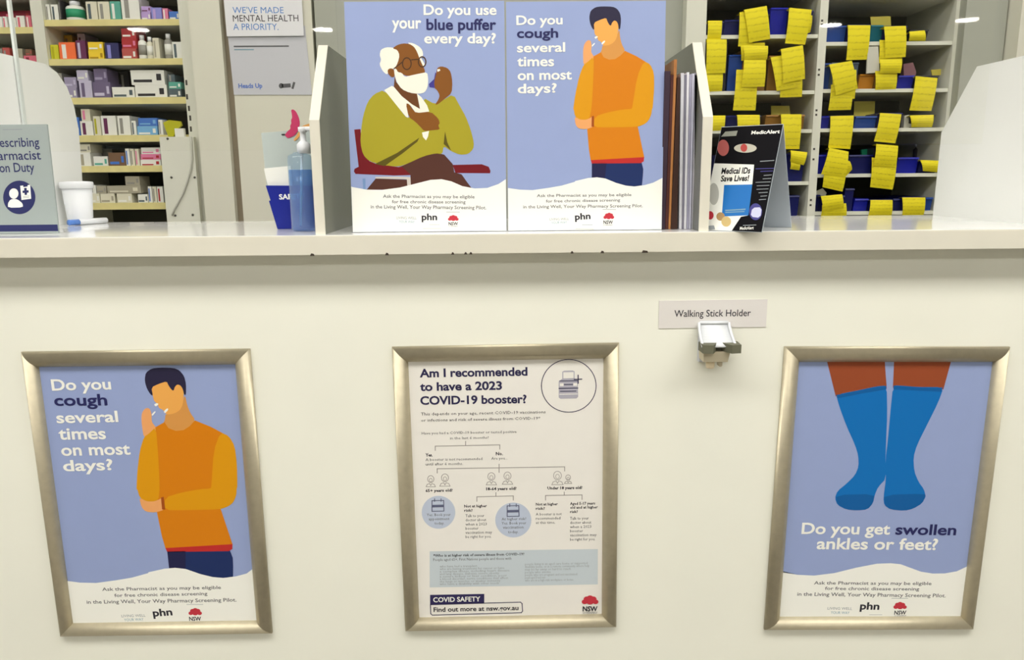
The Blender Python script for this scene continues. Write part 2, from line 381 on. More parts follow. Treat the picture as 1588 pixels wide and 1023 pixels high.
A = crop(200, 520, 4.2609); B = crop(200, 740, 3.613); Cc = crop(0, 740, 3.613)
COUGH = [   # (outline in photo pixels of the framed print, material, layer, rounding)
 (A([(85,510),(110,478),(138,480),(150,520),(150,570),(172,598),(185,612),(165,640),(130,655),(98,672),(90,620),(82,560)]), HAND, 2, 2),
 (A([(240,520),(300,500),(355,440),(370,390),(385,460),(405,510),(440,560),(400,612),(355,640),(310,645),(265,630),(225,585),(240,550)]), NECK, 2, 1),
 (A([(140,330),(250,280),(330,300),(362,340),(362,400),(355,460),(335,495),(300,515),(255,522),(238,512),(225,490),(200,480),(190,455),(165,430),(158,395)]), FACE, 3, 1),
 (A([(105,285),(112,245),(150,218),(205,212),(295,214),(335,230),(365,268),(378,320),(377,395),(364,388),(357,355),(342,330),(320,322),(303,340),(296,365),(282,358),(262,330),(250,302),(200,318),(148,342),(160,400),(142,388),(120,352),(108,315)]), HAIR, 4, 1),
 (A([(165,455),(185,445),(198,452),(178,470)]), WH, 5, 1), (A([(150,520),(172,498),(178,505),(155,532)]), WH, 5, 1), (A([(230,500),(255,478),(262,490),(238,515)]), WH, 5, 1),
 (A([(175,605),(235,572),(262,612),(310,630),(360,625),(402,598),(436,560),(540,602),(640,655)])+A([(560,1030)])+B([(455,80),(515,178),(582,378),(205,397),(185,330),(155,185),(160,60)]), OR1, 3, 0),
 (A([(178,603),(130,650),(100,668),(72,760),(55,900),(50,1030)])+B([(46,60),(60,112),(95,133),(135,135),(165,128)])+A([(205,1000),(192,760)]), OR2, 4, 1),
 (A([(605,640),(660,662),(700,730),(714,850),(717,1000)])+B([(604,60),(602,100),(585,140),(555,163),(510,178),(330,183),(198,183),(203,112),(290,85),(400,65),(457,62)])+A([(545,1000),(560,760)]), OR2, 4, 1),
 (B([(58,112),(95,133),(135,135),(168,124),(186,113),(200,180),(150,196),(95,192),(70,165)]), HAND, 4, 1),
 (B([(180,112),(195,108),(204,180),(186,178)]), CUFF, 5, 0),
 (B([(205,395),(580,373),(580,400),(560,412),(215,417)]), HEM, 5, 0),
 (B([(215,415),(566,408),(582,450),(584,500),(583,600),(235,600)]), PANT, 4, 0), (B([(215,415),(318,412),(318,560),(232,560)]), PANT2, 5, 0)]
COUGH_WAVE = Cc([(340,578),(450,588),(540,590),(650,575),(740,560),(831,535)])+B([(110,530),(200,510),(260,505),(320,512),(400,540),(470,557),(530,562),(600,553),(660,537),(740,505)])
COUGH_TXT = [('Do you',(81,605),(173,603),17,0),('cough',(85,628.5),(167,627.5),17,1),('several',(88.5,655.5),(184,653.5),17,0),('times',(92,681),(165,680),17,0),('on most',(96,706),(203,704),15,0),('days?',(99,730),(176,728),17,0)]
def cough_art(sheet, tr, par, bottom, foot):
    P = Print(sheet, tr)
    for pts, m, lay, sm in COUGH: P.poly(pts, m, lay, sm)
    P.build('printed_figure', par, 'printed man in an orange jumper coughing')
    T = Print(sheet, tr)
    for t, a, b, h, nv in COUGH_TXT: T.text(t, a, b, h, NAVY if nv else WH, 6, .022, 4)
    T.build('heading_text', par)
    Fp = Print(sheet, tr); footer(Fp, COUGH_WAVE, bottom, *foot); Fp.build('footer_panel', par, 'white wave with small print and logos')

# ------------------------------------------------------------------ snap frames on the counter front
FW, FH, RAIL = .3277, .4519, .0225
def frame_rails(t, pl):
    prof = [(0, 0), (0, .004), (.003, .0072), (.0068, .0100), (.0110, .0114), (.0155, .0113), (.0192, .0092), (.0225, .004), (.0225, 0)]
    w2, h2 = FW/2, FH/2
    corner = [(-w2, h2), (w2, h2), (w2, -h2), (-w2, -h2)]; inw = [(1, -1), (-1, -1), (-1, 1), (1, 1)]
    for i in range(4):
        a, b, ia, ib = corner[i], corner[(i+1) % 4], inw[i], inw[(i+1) % 4]
        vs = [pl.P(a[0]+ia[0]*u, a[1]+ia[1]*u, h) for u, h in prof]+[pl.P(b[0]+ib[0]*u, b[1]+ib[1]*u, h) for u, h in prof]
        n = len(prof); m = MB()
        m.add(vs, [(k, k+1, n+k+1, n+k)[::-1] for k in range(n-1)]+[list(range(n)), list(range(2*n-1, n-1, -1))], alum)
        for k in range(n-1): m.sm[k] = True
        m.build('frame_rail', t)
def framed(cx, cz, ang, label, sheet_mat):
    cz += CAM.z; r = (math.cos(ang), 0, math.sin(ang)); u = (-math.sin(ang), 0, math.cos(ang))
    base = Plane((cx, YW-.0006, cz), r, u)
    t = thing('framed_poster', (cx, YW, cz-FH/2), label, 'poster', 'framed posters on the counter front')
    frame_rails(t, base)
    sh = Plane(base.P(0, 0, .003), r, u)
    a, b = FW/2-.015, FH/2-.015
    MB().prism([sh.P(-a, -b), sh.P(a, -b), sh.P(a, b), sh.P(-a, b)], sh.n*-.002, sheet_mat).build('poster_sheet', t)
    return t, sh
def inset(pl): a, b = FW/2-.0195, FH/2-.0195; return a, b
tL, sL = framed(-.53333, -.46901, .0027, 'silver framed poster of a coughing man in an orange jumper', SKY)
footL = ([((159,915.5),(343,912.5),5),((178,925),(322,922),5),((135,935.5),(367,932),5.5)],
         [((189,956.5),(226,955.5),4),((193,962.5),(223,961.5),4),((238,955),(268,953),11)], ((303,948.5),20), .0012)
a, b = inset(sL)
def clipped(pl):
    """photo pixels to sheet coordinates, held inside the visible window of the frame"""
    a, b = inset(pl)
    def f(p):
        x, y = pl.px(*p); return (max(-a, min(a, x)), max(-b, min(b, y)))
    return f
cough_art(sL, clipped(sL), tL, [(420, 990), (80, 990)], footL)

tR, sR = framed(.56326, -.47495, -.0107, 'silver framed poster of two feet in blue socks', SKY)
D = crop(1170, 520, 3.653); Ee = crop(1170, 780, 3.799)
SK = pc('leg_brown', (150, 72, 40)); SO = pc('sock_blue', (4, 110, 186)); SO2 = pc('sock_toe_blue', (6, 92, 160))
Pf = Print(sR, clipped(sR))
Pf.poly(D([(412,100),(741,100),(749,300),(600,325),(460,345)]), SK, 1); Pf.poly(D([(795,100),(1120,100),(1070,305),(930,305),(784,295)]), SK, 1)
Pf.poly(D([(462,335),(600,308),(690,288),(749,283),(752,450),(745,600),(742,700),(745,810),(700,858),(682,900),(670,950),(640,985),(580,990),(520,985),(470,960),(455,920),(470,880),(520,840),(570,790),(590,740),(588,680),(570,620),(520,510),(480,400)]), SO, 2, 1)
Pf.poly(D([(785,281),(860,286),(930,292),(1072,292),(1040,380),(980,500),(920,620),(900,690),(905,770),(930,830),(960,870),(970,910),(950,950),(900,980),(850,992),(770,985),(735,960),(730,920),(745,810),(742,700),(755,600),(768,450)]), SO, 2, 1)
Pf.poly(D([(462,337),(600,310),(690,290),(747,285),(747,305),(600,330),(470,355)]), SO2, 3); Pf.poly(D([(787,283),(860,288),(930,294),(1066,294),(1058,318),(920,312),(787,305)]), SO2, 3)
Pf.poly(D([(458,902),(682,897),(672,948),(640,985),(580,990),(520,985),(470,958)]), SO2, 3, 1); Pf.poly(D([(733,902),(966,895),(970,912),(948,950),(900,980),(850,992),(770,985),(737,960)]), SO2, 3, 1)
Pf.build('printed_figure', tR, 'printed brown legs in blue socks')
T = Print(sR, clipped(sR))
T.text('Do you get', (1242.5,827), (1379.5,828), 17, WH, 6, .022, 4); T.text('swollen', (1388,828), (1482,829), 16, NAVY, 6, .022, 4); T.text('ankles or feet?', (1266,850.5), (1453,852), 17.5, WH, 6, .022, 4)
T.build('heading_text', tR)
Pf = Print(sR, clipped(sR))
footR = ([((1262,905.5),(1444,906.5),5),((1279,914),(1425,915),5),((1236,923),(1466,925.5),5.5)], [((1283,944.5),(1321,945),4),((1288,951),(1317,951.5),4),((1333,944),(1363,944.5),11)], ((1395.5,939),20), .0012)
footer(Pf, Ee([(100,398),(140,405),(250,420),(350,425),(470,410),(600,378),(720,355),(800,352),(860,358),(920,380),(980,402),(1050,413),(1120,412),(1190,400),(1290,366)]), [(1540, 990), (1180, 990)], *footR)
Pf.build('footer_panel', tR, 'white wave with small print and logos')

tM, sM = framed(-.00012, -.46640, .0080, 'silver framed booster flow chart poster on white paper between the two picture posters', lower_paper)
PM = clipped(sM)
DK = pc('heading_ink', (44, 40, 78)); LN = pc('chart_line', (168, 162, 158)); BUB = pc('bubble_blue', (190, 200, 218)); BOX = pc('box_blue', (198, 208, 214)); BADGE = pc('badge_purple', (44, 38, 84))
H = Print(sM, PM)
H.text('Am I recommended', (651,584.6), (818,581.8), 13, DK, 2, .03, 4); H.text('to have a 2023', (651.5,605.6), (778.5,603.6), 13, DK, 2, .03, 4); H.text('COVID-19 booster?', (652,627), (816.5,624.4), 13, DK, 2, .03, 4)
H.build('heading_text', tM)
S = Print(sM, PM)
def tx(t, x0, x1, y, h=4.2, m=INK, bold=.0, yr=None): S.text(t, (x0, y), (x1, yr if yr is not None else y-(x1-x0)*.018), h, m, 3, bold, 1)
tx('This depends on your age, recent COVID-19 vaccinations', 653, 846, 644, 4.6, BLACK); tx('or infections and risk of severe illness from COVID-19*', 653, 838, 653.5, 4.6, BLACK)
tx('Have you had a COVID-19 booster or tested positive', 654, 801, 673.5, 4); tx('in the last 6 months?', 698, 758, 681, 4)
tx('Yes.', 660, 671, 707.5, 5, BLACK, .03); tx('A booster is not recommended', 660, 748, 714.5); tx('until after 6 months.', 660, 718, 721.5)
tx('No.', 769, 780, 705.5, 5, BLACK, .03); tx('Are you...', 762, 787, 712.5)
tx('65+ years old?', 660, 702, 762.5, 4.6, BLACK, .03); tx('18-64 years old?', 754, 801, 759.8, 4.6, BLACK, .03); tx('Under 18 years old?', 849, 903, 758.6, 4.6, BLACK, .03)
for lines in ([('Not at higher',720,755,786.5,1),('risk?',720,733,793,1),('Talk to your',722,751,801.5,0),('doctor about',722,754,808,0),('when a 2023',722,755,814.5,0),('booster',722,742,821,0),('vaccination may',722,763,827.5,0),('be right for you.',722,762,834,0)],
              [('Not at higher',831,865,783.5,1),('risk?',831,845,790,1),('A booster is not',831,871,799,0),('recommended',831,869,805.5,0),('at this time.',831,861,812,0)],
              [('Aged 5-17 years',884,923,782.5,1),('old and at higher',884,927,788.5,1),('risk?',884,896,795,1),('Talk to your',884,913,805.5,0),('doctor about',884,917,812,0),('when a 2023',884,917,818.5,0),('booster',884,904,825,0),('vaccination may',884,925,831.5,0),('be right for you.',884,923,838,0)],
              [('Yes. Book your',662,699,800,0),('appointment',665,697,806.5,0),('today.',674,689,813,0)],
              [('At higher risk?',778,816,806.5,0),('Yes. Book your',778,816,813,0),('vaccination',780,812,819.5,0),('today.',788,804,826.5,0)]):
    for t, x0, x1_, y, bd in lines: tx(t, x0, x1_, y, 4.2, BLACK if bd else INK, .02*bd)
tx('*Who is at higher risk of severe illness from COVID-19?', 672, 813, 863, 4.4, BLACK, .02); tx('People aged 65+, First Nations people and those with', 672, 793, 869.5, 4.2)
for k, t in enumerate(('who have had a transplant', 'who are having treatment for cancer or have', 'a complex illness, including heart disease', 'and lung disease, diabetes, severe obesity', 'a severe kidney or liver condition, poor', 'a blood disorder, nerve conditions that affect', 'the lungs or muscles, or weaker immunity', 'who have a disability with other needs')):
    x1_ = (740, 782, 790, 774, 786, 788, 776, 774)[k]; tx(t, 682, x1_, 879.5+k*3.9, 3.4, LINK)
for k, t in enumerate(('people living in an aged care home or supported', 'disability home, or in a remote community where help', 'may be far away or hard to reach', 'people who smoke', 'people who are pregnant and not vaccinated', 'people aged 50 and over', 'who are in a high risk workplace or home')):
    x1_ = (911, 914, 885, 854, 895, 846, 889)[k]; tx(t, 814, x1_, 876+k*4.2, 3.6, LINK)
S.build('small_print', tM)
G = Print(sM, PM)
for c0, rx, ry in (((680, 794), 26, 25.5), ((796, 806), 28, 27)): G.ell(c0, rx, ry, BUB, 1)
G.poly([(666.4,854.5),(927,851),(927,905.7),(666.4,910.4)], BOX, 1)
lw = .0012
for pts in ([(675,698),(675,691.5),(775,689.5),(775,696)], [(722,684),(722,690.5)], [(678,733),(678,726.5),(875.6,723.5),(875.6,730)], [(774,719.5),(774,732)],
            [(739.5,777),(739.5,770),(796,768.5),(796,775)], [(769,763.5),(769,769)], [(846,775),(846,768),(902.5,767),(902.5,774)], [(875,762.5),(875,767.5)]): G.line(pts, lw, LN, 2)
for x, y, k in ((668,743.5,.9), (690,741.5,1), (762,739.5,1), (787,738.5,1), (864.5,738,1.1), (881,741,.7)):
    G.ell((x, y-1), 6*k, 6.5*k, LN, 2, 18, .001); G.ell((x, y+.5), 3*k, 3.5*k, LN, 2, 14, .0008)
    G.line([(x-8*k, y+12*k), (x-6*k, y+8*k), (x-2*k, y+6.5*k), (x, y+10*k), (x+2*k, y+6.5*k), (x+6*k, y+8*k), (x+8*k, y+12*k), (x-8*k, y+12*k)], .0009, LN, 2)
CAL = pc('calendar_ink', (96, 100, 128))
for x, y in ((679, 783), (795.5, 791)):
    G.line([(x-9, y-7), (x+9, y-7.4), (x+9.4, y+9), (x-9, y+9.4), (x-9, y-7)], .0013, CAL, 3); G.poly([(x-9, y-.5), (x+9, y-1), (x+9, y+3), (x-9, y+3.5)], CAL, 3)
    G.line([(x-5, y-10), (x-5, y-6)], .0012, CAL, 3); G.line([(x+5, y-10), (x+5, y-6)], .0012, CAL, 3)
G.ell((882, 598), 43, 41.5, DK, 2, 48, .0012)
BG = pc('bottle_grey', (176, 174, 186))
G.poly([(872,576),(875,574.5),(888,574.2),(891,575.5),(891,586),(896,590),(896.5,615),(894,617.5),(869,618),(866.5,616),(866.5,591),(872,587)], BG, 2)
G.poly([(873.5,577),(889.5,576.5),(889.5,586),(873.5,586.5)], lower_paper, 3)
G.line([(868,590.5),(895,590)], .0012, DK, 3); G.poly([(868,594),(895,593.5),(895,598),(868,598.5)], lower_paper, 3); G.poly([(874,593),(889,592.7),(889,598),(874,598.3)], BG, 4)
G.line([(875,596),(888,595.8)], .0013, DK, 5); G.line([(867,602),(896,601.5)], .0014, DK, 4); G.line([(869,606.5),(893,606)], .0012, DK, 4); G.line([(868,611),(895,610.5)], .0012, lower_paper, 4)
G.line([(896.5,581.5),(896.5,594)], .0015, DK, 5); G.line([(890.5,588),(902,587.6)], .0015, DK, 5)
G.build('printed_chart', tM)
Bd = Print(sM, PM)
Bd.poly([(667,922),(751,920.4),(751,935),(667,937)], BADGE, 2); Bd.text('COVID SAFETY', (672,933.2), (745,931.7), 7.5, WH, 4, .02, 3)
Bd.line([(667.6,937.2),(807,933.2),(809.6,935.5),(810.4,947),(808.5,949.6),(670.5,953.3),(668,951.2),(667.6,937.2)], .0013, BADGE, 2)
Bd.text('Find out more at nsw.gov.au', (672.5,948.3), (804,945.2), 7, BLACK, 4, .02, 3)
Bd.build('footer_badge', tM, 'purple badge above a web address')
Bd = Print(sM, PM); nsw_logo(Bd, (915, 930.5), 25, False); Bd.build('flower_logo', tM, 'red flower logo')

# ------------------------------------------------------------------ two posters standing on the counter
YP = 1.112
tilt = math.radians(3.0)
def board(x0, x1_, top_y, label):
    a = atY(x0, 358, YP); b = atY(x1_, 358, YP)
    cx = (a.x+b.x)/2; wd = b.x-a.x
    pl = Plane((cx, YP, ZT+.0004), (1, 0, 0), (0, math.sin(tilt), math.cos(tilt)))
    ht = pl.px((x0+x1_)/2, top_y)[1]
    t = thing('standing_poster', (cx, YP, ZT), label, 'poster', 'posters standing on the counter')
    MB().prism([pl.P(-wd/2, 0), pl.P(wd/2, 0), pl.P(wd/2, ht), pl.P(-wd/2, ht)], pl.n*-.005, SKY).build('poster_board', t)
    st = MB(); p1 = pl.P(-.03, ht*.62, -.0056); p2 = pl.P(.03, ht*.62, -.0056)
    st.prism([p1, p2, (cx+.04, YP+.085, ZT+.0004), (cx-.04, YP+.085, ZT+.0004)], (0, .002, 0), mat('grey_card', (170, 168, 160), .7)); st.build('easel_strut', t)
    return t, pl, wd, ht
tU, pU, wU, hU = board(788, 1026, 2, 'standing poster of a coughing man in an orange jumper, beside the upright folders')
tO, pO, wO, hO = board(547, 785.5, 2, 'standing poster of a seated old man with white beard in a green jumper')
def clip2(pl, wd, ht):
    def f(p):
        x, y = pl.px(*p); return (max(-wd/2+.0003, min(wd/2-.0003, x)), max(.0003, min(ht-.0003, y)))
    return f
# the coughing man again: source coordinates are the framed print's pixels, mapped by matched features
import numpy as np
src = [(81,588),(99,729),(288,612.7),(360.5,843.8),(256.7,849.3),(367.8,760),(272,880),(398,882.5),(149,903),(303,952),(224.6,583),(203,704)]
dst = [(809,25),(809,148),(964.5,49.6),(995,251),(915.5,256.3),(1015.5,125),(928,279),(1024,280),(808,296),(939,340),(917.9,30.5),(890,127)]
S_ = np.array([(*sL.px(*p), 1) for p in src]); D_ = np.array([pU.px(*p) for p in dst])
AX = [np.linalg.lstsq(S_[:, [i, 2]], D_[:, i], rcond=None)[0] for i in (0, 1)]
def trU(p):
    x, y = sL.px(*p); q = (AX[0][0]*x+AX[0][1], AX[1][0]*y+AX[1][1])
    return (max(-wU/2+.0003, min(wU/2-.0003, float(q[0]))), max(.0003, min(hU-.0003, float(q[1]))))
cough_art(pU, trU, tU, [(440, 1010), (60, 1010)], footL)

Fc = crop(570, 60, 6.395); Gc = crop(530, 0, 5.115); Hc = crop(530, 180, 4.652)
BR = pc('old_skin', (132, 80, 22)); BR2 = pc('old_neck', (104, 60, 24)); OL = pc('jumper_olive', (166, 156, 36)); OLD = pc('jumper_crease', (88, 78, 14)); MAR = pc('chair_maroon', (112, 12, 24))
TRO = pc('trousers_brown', (82, 46, 36)); CHL = pc('chair_leg', (206, 198, 190)); PUF = pc('puffer_violet', (62, 56, 140)); SPEC = pc('spectacles', (74, 46, 20)); WB = pc('beard_white', (240, 238, 224))
cO = clip2(pO, wO, hO); P = Print(pO, cO)
P.poly(Hc([(90,97),(135,93),(150,250),(200,325),(250,345),(410,368),(470,350),(500,375),(500,425),(380,428),(100,417),(88,400),(92,380),(122,365)]), MAR, 1)
P.poly(Hc([(800,352),(1010,347),(1060,365),(1073,395),(1070,412),(820,410)]), MAR, 1)
P.poly(Hc([(150,450),(170,450),(172,530),(155,530)]), pc('chair_leg_blue', (118, 150, 196)), 1)
P.poly(Hc([(240,438),(400,436),(495,440),(512,530),(472,530),(468,455),(245,450)]), CHL, 1)
P.poly(Hc([(245,450),(470,458),(475,530),(180,530)]), TRO, 2)
P.poly(Hc([(430,362),(590,288),(690,266),(740,278),(800,345),(812,405),(865,420),(900,470),(945,530),(500,530),(495,420)]), TRO, 2)
P.poly([(596,139),(580,146),(570,158),(563,180),(560,201),(559,222),(563,240),(573,250),(594,256),(618,258.5),(631,254),(657,242),(676,237.6),(686,239),(688,226),(699,234),(713,240),(726,239),(734,231),(735,221),(730,201),(722,180),(714,166),(703,145.6),(686,156),(675,162),(655,150.5),(665,173),(645,176),(633,183),(629,181),(614,162)], OL, 3, 1)
P.poly(Hc([(240,345),(400,265),(560,155),(545,185),(440,268),(310,360)]), OLD, 4); P.poly(Hc([(745,110),(735,200),(790,250),(762,190)]), OLD, 4)
P.poly(Fc([(270,370),(285,430),(340,495),(420,530),(492,540),(510,620),(524,700),(440,655),(340,575),(260,490)]), BR2, 3)
P.poly(Fc([(165,510),(240,468),(262,478),(340,570),(440,650),(520,697),(505,620),(490,545),(535,580),(590,660),(612,722),(480,740),(430,665),(390,640),(405,782),(380,772),(280,650),(200,550)]), WB, 4)
P.poly(Fc([(120,160),(132,108),(185,85),(250,88),(300,108),(318,160),(308,225),(285,275),(255,300),(210,330),(192,358),(150,322),(118,255),(135,210)]), WB, 4, 1)
P.poly(Fc([(390,38),(450,44),(510,75),(545,115),(553,165),(530,195),(505,190),(470,90)]), WB, 4, 1)
P.poly(Fc([(505,185),(535,195),(558,235),(572,265),(550,275)]), WB, 4)
P.poly(Fc([(246,96),(295,62),(350,47),(412,50),(462,80),(492,132),(517,200),(540,250),(572,320),(562,350),(400,375),(330,345),(265,305),(300,240),(318,165),(297,112)]), BR, 5, 1)
P.poly(Fc([(198,312),(220,294),(255,298),(272,330),(266,382),(235,380),(205,352)]), BR, 5, 1)
P.poly(Fc([(262,300),(285,298),(300,332),(340,338),(370,380),(440,362),(520,345),(592,332),(602,400),(597,480),(570,532),(510,548),(420,537),(340,502),(290,432),(268,360)]), WB, 6, 1)
P.ell(Fc([(390,248)])[0], 7.6, 10, SPEC, 7, 26, .0016); P.ell(Fc([(542,230)])[0], 6.6, 8.8, SPEC, 7, 26, .0016)
P.line(Fc([(265,295),(342,235)]), .0015, SPEC, 7); P.line(Fc([(438,210),(498,205)]), .0015, SPEC, 7)
P.poly(Fc([(672,335),(660,400),(608,450),(615,482),(680,490),(705,360)]), PUF, 4)
P.poly(Fc([(690,290),(730,273),(790,288),(826,330),(842,430),(835,540),(770,592),(700,650),(668,656),(705,600),(716,560),(690,510),(665,490),(660,430),(680,350)]), BR, 5, 1)
P.poly(Fc([(690,305),(715,300),(722,315),(695,330)]), WB, 6)
P.poly(Fc([(380,642),(410,645),(442,690),(480,738),(625,722),(702,790),(718,838),(700,860),(720,900),(640,908),(560,915),(530,880),(470,820),(408,778)]), BR, 5, 1)
P.poly(Fc([(540,930),(610,915),(600,970),(580,1008),(550,975)]), WB, 6)
P.build('printed_figure', tO, 'printed old man on a maroon chair using a puffer')
T = Print(pO, cO)
T.text('Do you use', (657,23), (770,23), 16, WH, 6, .022, 4); T.text('your', (608,44), (653.5,44), 12.5, WH, 6, .022, 4); T.text('blue puffer', (661.4,46), (769.5,46), 17, NAVY, 6, .022, 4); T.text('every day?', (658,67), (769,67), 16, WH, 6, .022, 4)
T.build('heading_text', tO)
Pf = Print(pO, cO)
footO = ([((594,306.5),(736,307.5),5),((608,315),(722,315.5),5),((575,323),(754,324.5),5.5)], [((615,339.5),(646,340),4),((619,345.5),(643,346),4),((654,341),(678,341),10)], ((703,338.5),16), .001)
footer(Pf, Hc([(60,508),(80,512),(180,530),(290,532),(420,515),(540,485),(640,460),(720,455),(790,470),(870,505),(960,522),(1050,518),(1130,490),(1200,455)]), [(800, 375), (530, 375)], *footO)
Pf.build('footer_panel', tO, 'white wave with small print and logos')

# ------------------------------------------------------------------ walking stick sign and holder
a, b, c2, d = [atY(x, y, YW) for x, y in ((1022, 466), (1190, 464), (1187.5, 507), (1021, 509))]
pl = Plane(((a.x+d.x)/2, YW-.0002, (c2.z+d.z)/2), (b.x-a.x, 0, b.z-a.z), (0, 0, 1))
t = thing('wall_sign', (pl.o.x, YW, pl.o.z), 'laminated strip sign reading Walking Stick Holder above the clip', 'sign')
q = [pl.px(x, y) for x, y in ((1022, 466), (1190, 464), (1187.5, 507), (1021, 509))]
MB().prism([pl.P(*p) for p in q], pl.n*.0008, mat('laminated_paper', (226, 222, 218), .3, .5)).build('sign_sheet', t)
sg = Plane(pl.P(0, 0, .0008), pl.r, pl.u); P = Print(sg)
P.text('Walking Stick Holder', (1045.5, 491.2), (1164, 490.2), 10.5, BLACK, 1, .006, 3); P.build('sign_text', t)

h0 = atY(1105, 520, YW)
t = thing('walking_stick_holder', (h0.x, YW, atY(1105, 570, YW).z), 'white plastic clip holder with grey rubber jaws under the sign strip', 'holder')
hw = mat('holder_white', (222, 225, 228), .25, .5); hg = mat('holder_rubber', (104, 104, 86), .6, .3); hb = mat('holder_beige', (206, 196, 170), .5, .3)
zt_, zb_ = atY(1105, 497, YW-.002).z, atY(1105, 536, YW-.03).z
m = MB(); wd = .0215
m.box((h0.x-wd, YW-.004, zb_-.03), (h0.x+wd, YW-.0003, zt_), hw, .0018); m.build('back_plate', t)
m = MB()                                           # curved chute leaning out from the plate, with raised side lips
n = 10
for i in range(n):
    f0, f1 = i/n, (i+1)/n
    pr = lambda f: (YW-.004-.034*f**1.6, zt_-.002-(zt_-zb_)*f*.93)
    (y0, z0), (y1, z1) = pr(f0), pr(f1); w0, w1 = wd*(1+.08*f0), wd*(1+.08*f1)
    m.add([(h0.x-w0, y0, z0), (h0.x+w0, y0, z0), (h0.x+w1, y1, z1), (h0.x-w1, y1, z1), (h0.x-w0, y0+.003, z0-.002), (h0.x+w0, y0+.003, z0-.002), (h0.x+w1, y1+.003, z1-.002), (h0.x-w1, y1+.003, z1-.002)],
          [(0,3,2,1), (4,5,6,7), (0,4,7,3), (1,2,6,5)] + ([(0,1,5,4)] if i == 0 else []) + ([(3,7,6,2)] if i == n-1 else []), hw, True)
for sx in (-1, 1):
    m.tube([(h0.x+sx*wd*(1+.08*k/8), pr(k/8)[0]-.001, pr(k/8)[1]) for k in range(9)], .0022, hw)
m.tube([(h0.x-wd+.001, YW-.005, zt_-.0025), (h0.x+wd-.001, YW-.005, zt_-.0025)], .0022, hw)
m.build('chute', t)
zj = atY(1110, 540, YW-.04).z
for sx, nm in ((-1, 'rubber_jaw'), (1, 'rubber_jaw')):
    m = MB(); x0 = h0.x+.002
    pts = [(x0+sx*.003, YW-.012), (x0+sx*.010, YW-.011), (x0+sx*.0275, YW-.022), (x0+sx*.0265, YW-.046), (x0+sx*.013, YW-.048), (x0+sx*.009, YW-.041), (x0+sx*.004, YW-.030)]
    m.prism([(a_, b_, zj-.006) for a_, b_ in pts], (0, 0, .012), hg); m.build(nm, t)
MB().box((h0.x-.004, YW-.030, zj-.005), (h0.x+.008, YW-.0045, zj+.006), mat('holder_dark', (70, 70, 56), .6)).build('jaw_hinge', t)
m = MB(); zz = zj-.0062
m.prism([(h0.x-.021, YW-.034, zz), (h0.x+.017, YW-.034, zz), (h0.x+.015, YW-.030, zz-.016), (h0.x-.019, YW-.030, zz-.016)], (0, .028, 0), hb); m.build('lower_block', t)
m = MB(); m.lathe([(.0055, zz-.0268), (.0062, zz-.024), (.0062, zz-.0165)], (h0.x-.007, YW-.02, 0), mat('peg_cream', (238, 222, 190), .4), 16); m.build('peg', t)
m = MB(); m.box((h0.x+.004, YW-.026, zz-.024), (h0.x+.009, YW-.014, zz-.0165), hb, .001); m.build('latch', t)

# ------------------------------------------------------------------ small things on the counter
# grey pharmacist sign at the left end
YS = 1.150
brx = atY(90, 352, YS).x; ws = .20; hs = atY(73, 193, YS).z-ZT
pl = Plane((brx-ws/2, YS, ZT+.0004), (1, 0, 0), (0, .02, 1))
t = thing('counter_sign', (brx-ws/2, YS, ZT), 'grey counter sign with round pharmacist icon in front of the left side panel', 'sign')
sil = mat('sign_silver', (158, 168, 166), .45, .4, noise=.05, scale=6)
q = [(-ws/2, 0), (ws/2, 0), (ws/2, hs), (-ws/2, hs)]
MB().prism([pl.P(*p) for p in q], pl.n*-.003, sil).build('sign_board', t)
MB().prism([pl.P(-.05, hs*.6, -.0035), pl.P(.05, hs*.6, -.0035), (brx-ws/2+.05, YS+.07, ZT+.0004), (brx-ws/2-.05, YS+.07, ZT+.0004)], (0, .002, 0), mat('grey_card', (170, 168, 160), .7)).build('easel_strut', t)
SN = pc('sign_navy', (44, 48, 96)); P = Print(pl)
P.poly([(-ws/2+.0005, .003), (ws/2-.0005, .003), (ws/2-.0005, .0125), (-ws/2+.0005, .0125)], SN, 1, local=True); P.build('base_stripe', t)
P = Print(pl)
P.text('Prescribing', (-15, 228), (61.5, 227), 14, SN, 1, .008, 3); P.text('Pharmacist', (-21, 248.5), (64, 247), 14, SN, 1, .008, 3); P.text('on Duty', (0, 267), (54, 266), 14, SN, 1, .008, 3)
P.line([(5, 201), (34, 200.5)], .0012, LINK, 1); P.build('sign_text', t)
P = Print(pl)
P.ell((30, 306), 25, 26, SN, 1, 40); P.ell((21.5, 300), 7.2, 8, WH, 2, 24)
P.poly([(12.5,322),(12.5,315),(16,309.5),(22,308),(28,309.5),(35,315),(36,321.5)], WH, 2, 1)
P.poly([(31.5,288),(47,286.5),(48.5,308),(33.5,310)], WH, 3); P.poly([(36,286),(43,285),(43,289),(36.5,290)], SN, 4)
P.poly([(37.5,291.5),(41.5,291),(41.8,295),(44.5,294.8),(44.8,298.5),(42,298.8),(42.2,302),(38.5,302.3),(38.3,299),(35.4,299.3),(35,295.6),(37.8,295.3)], SN, 4)
P.line([(36.5,304.5),(45.5,303.8)], .0007, LINK, 4); P.line([(36.5,306.8),(45.5,306)], .0007, LINK, 4); P.build('round_icon', t)

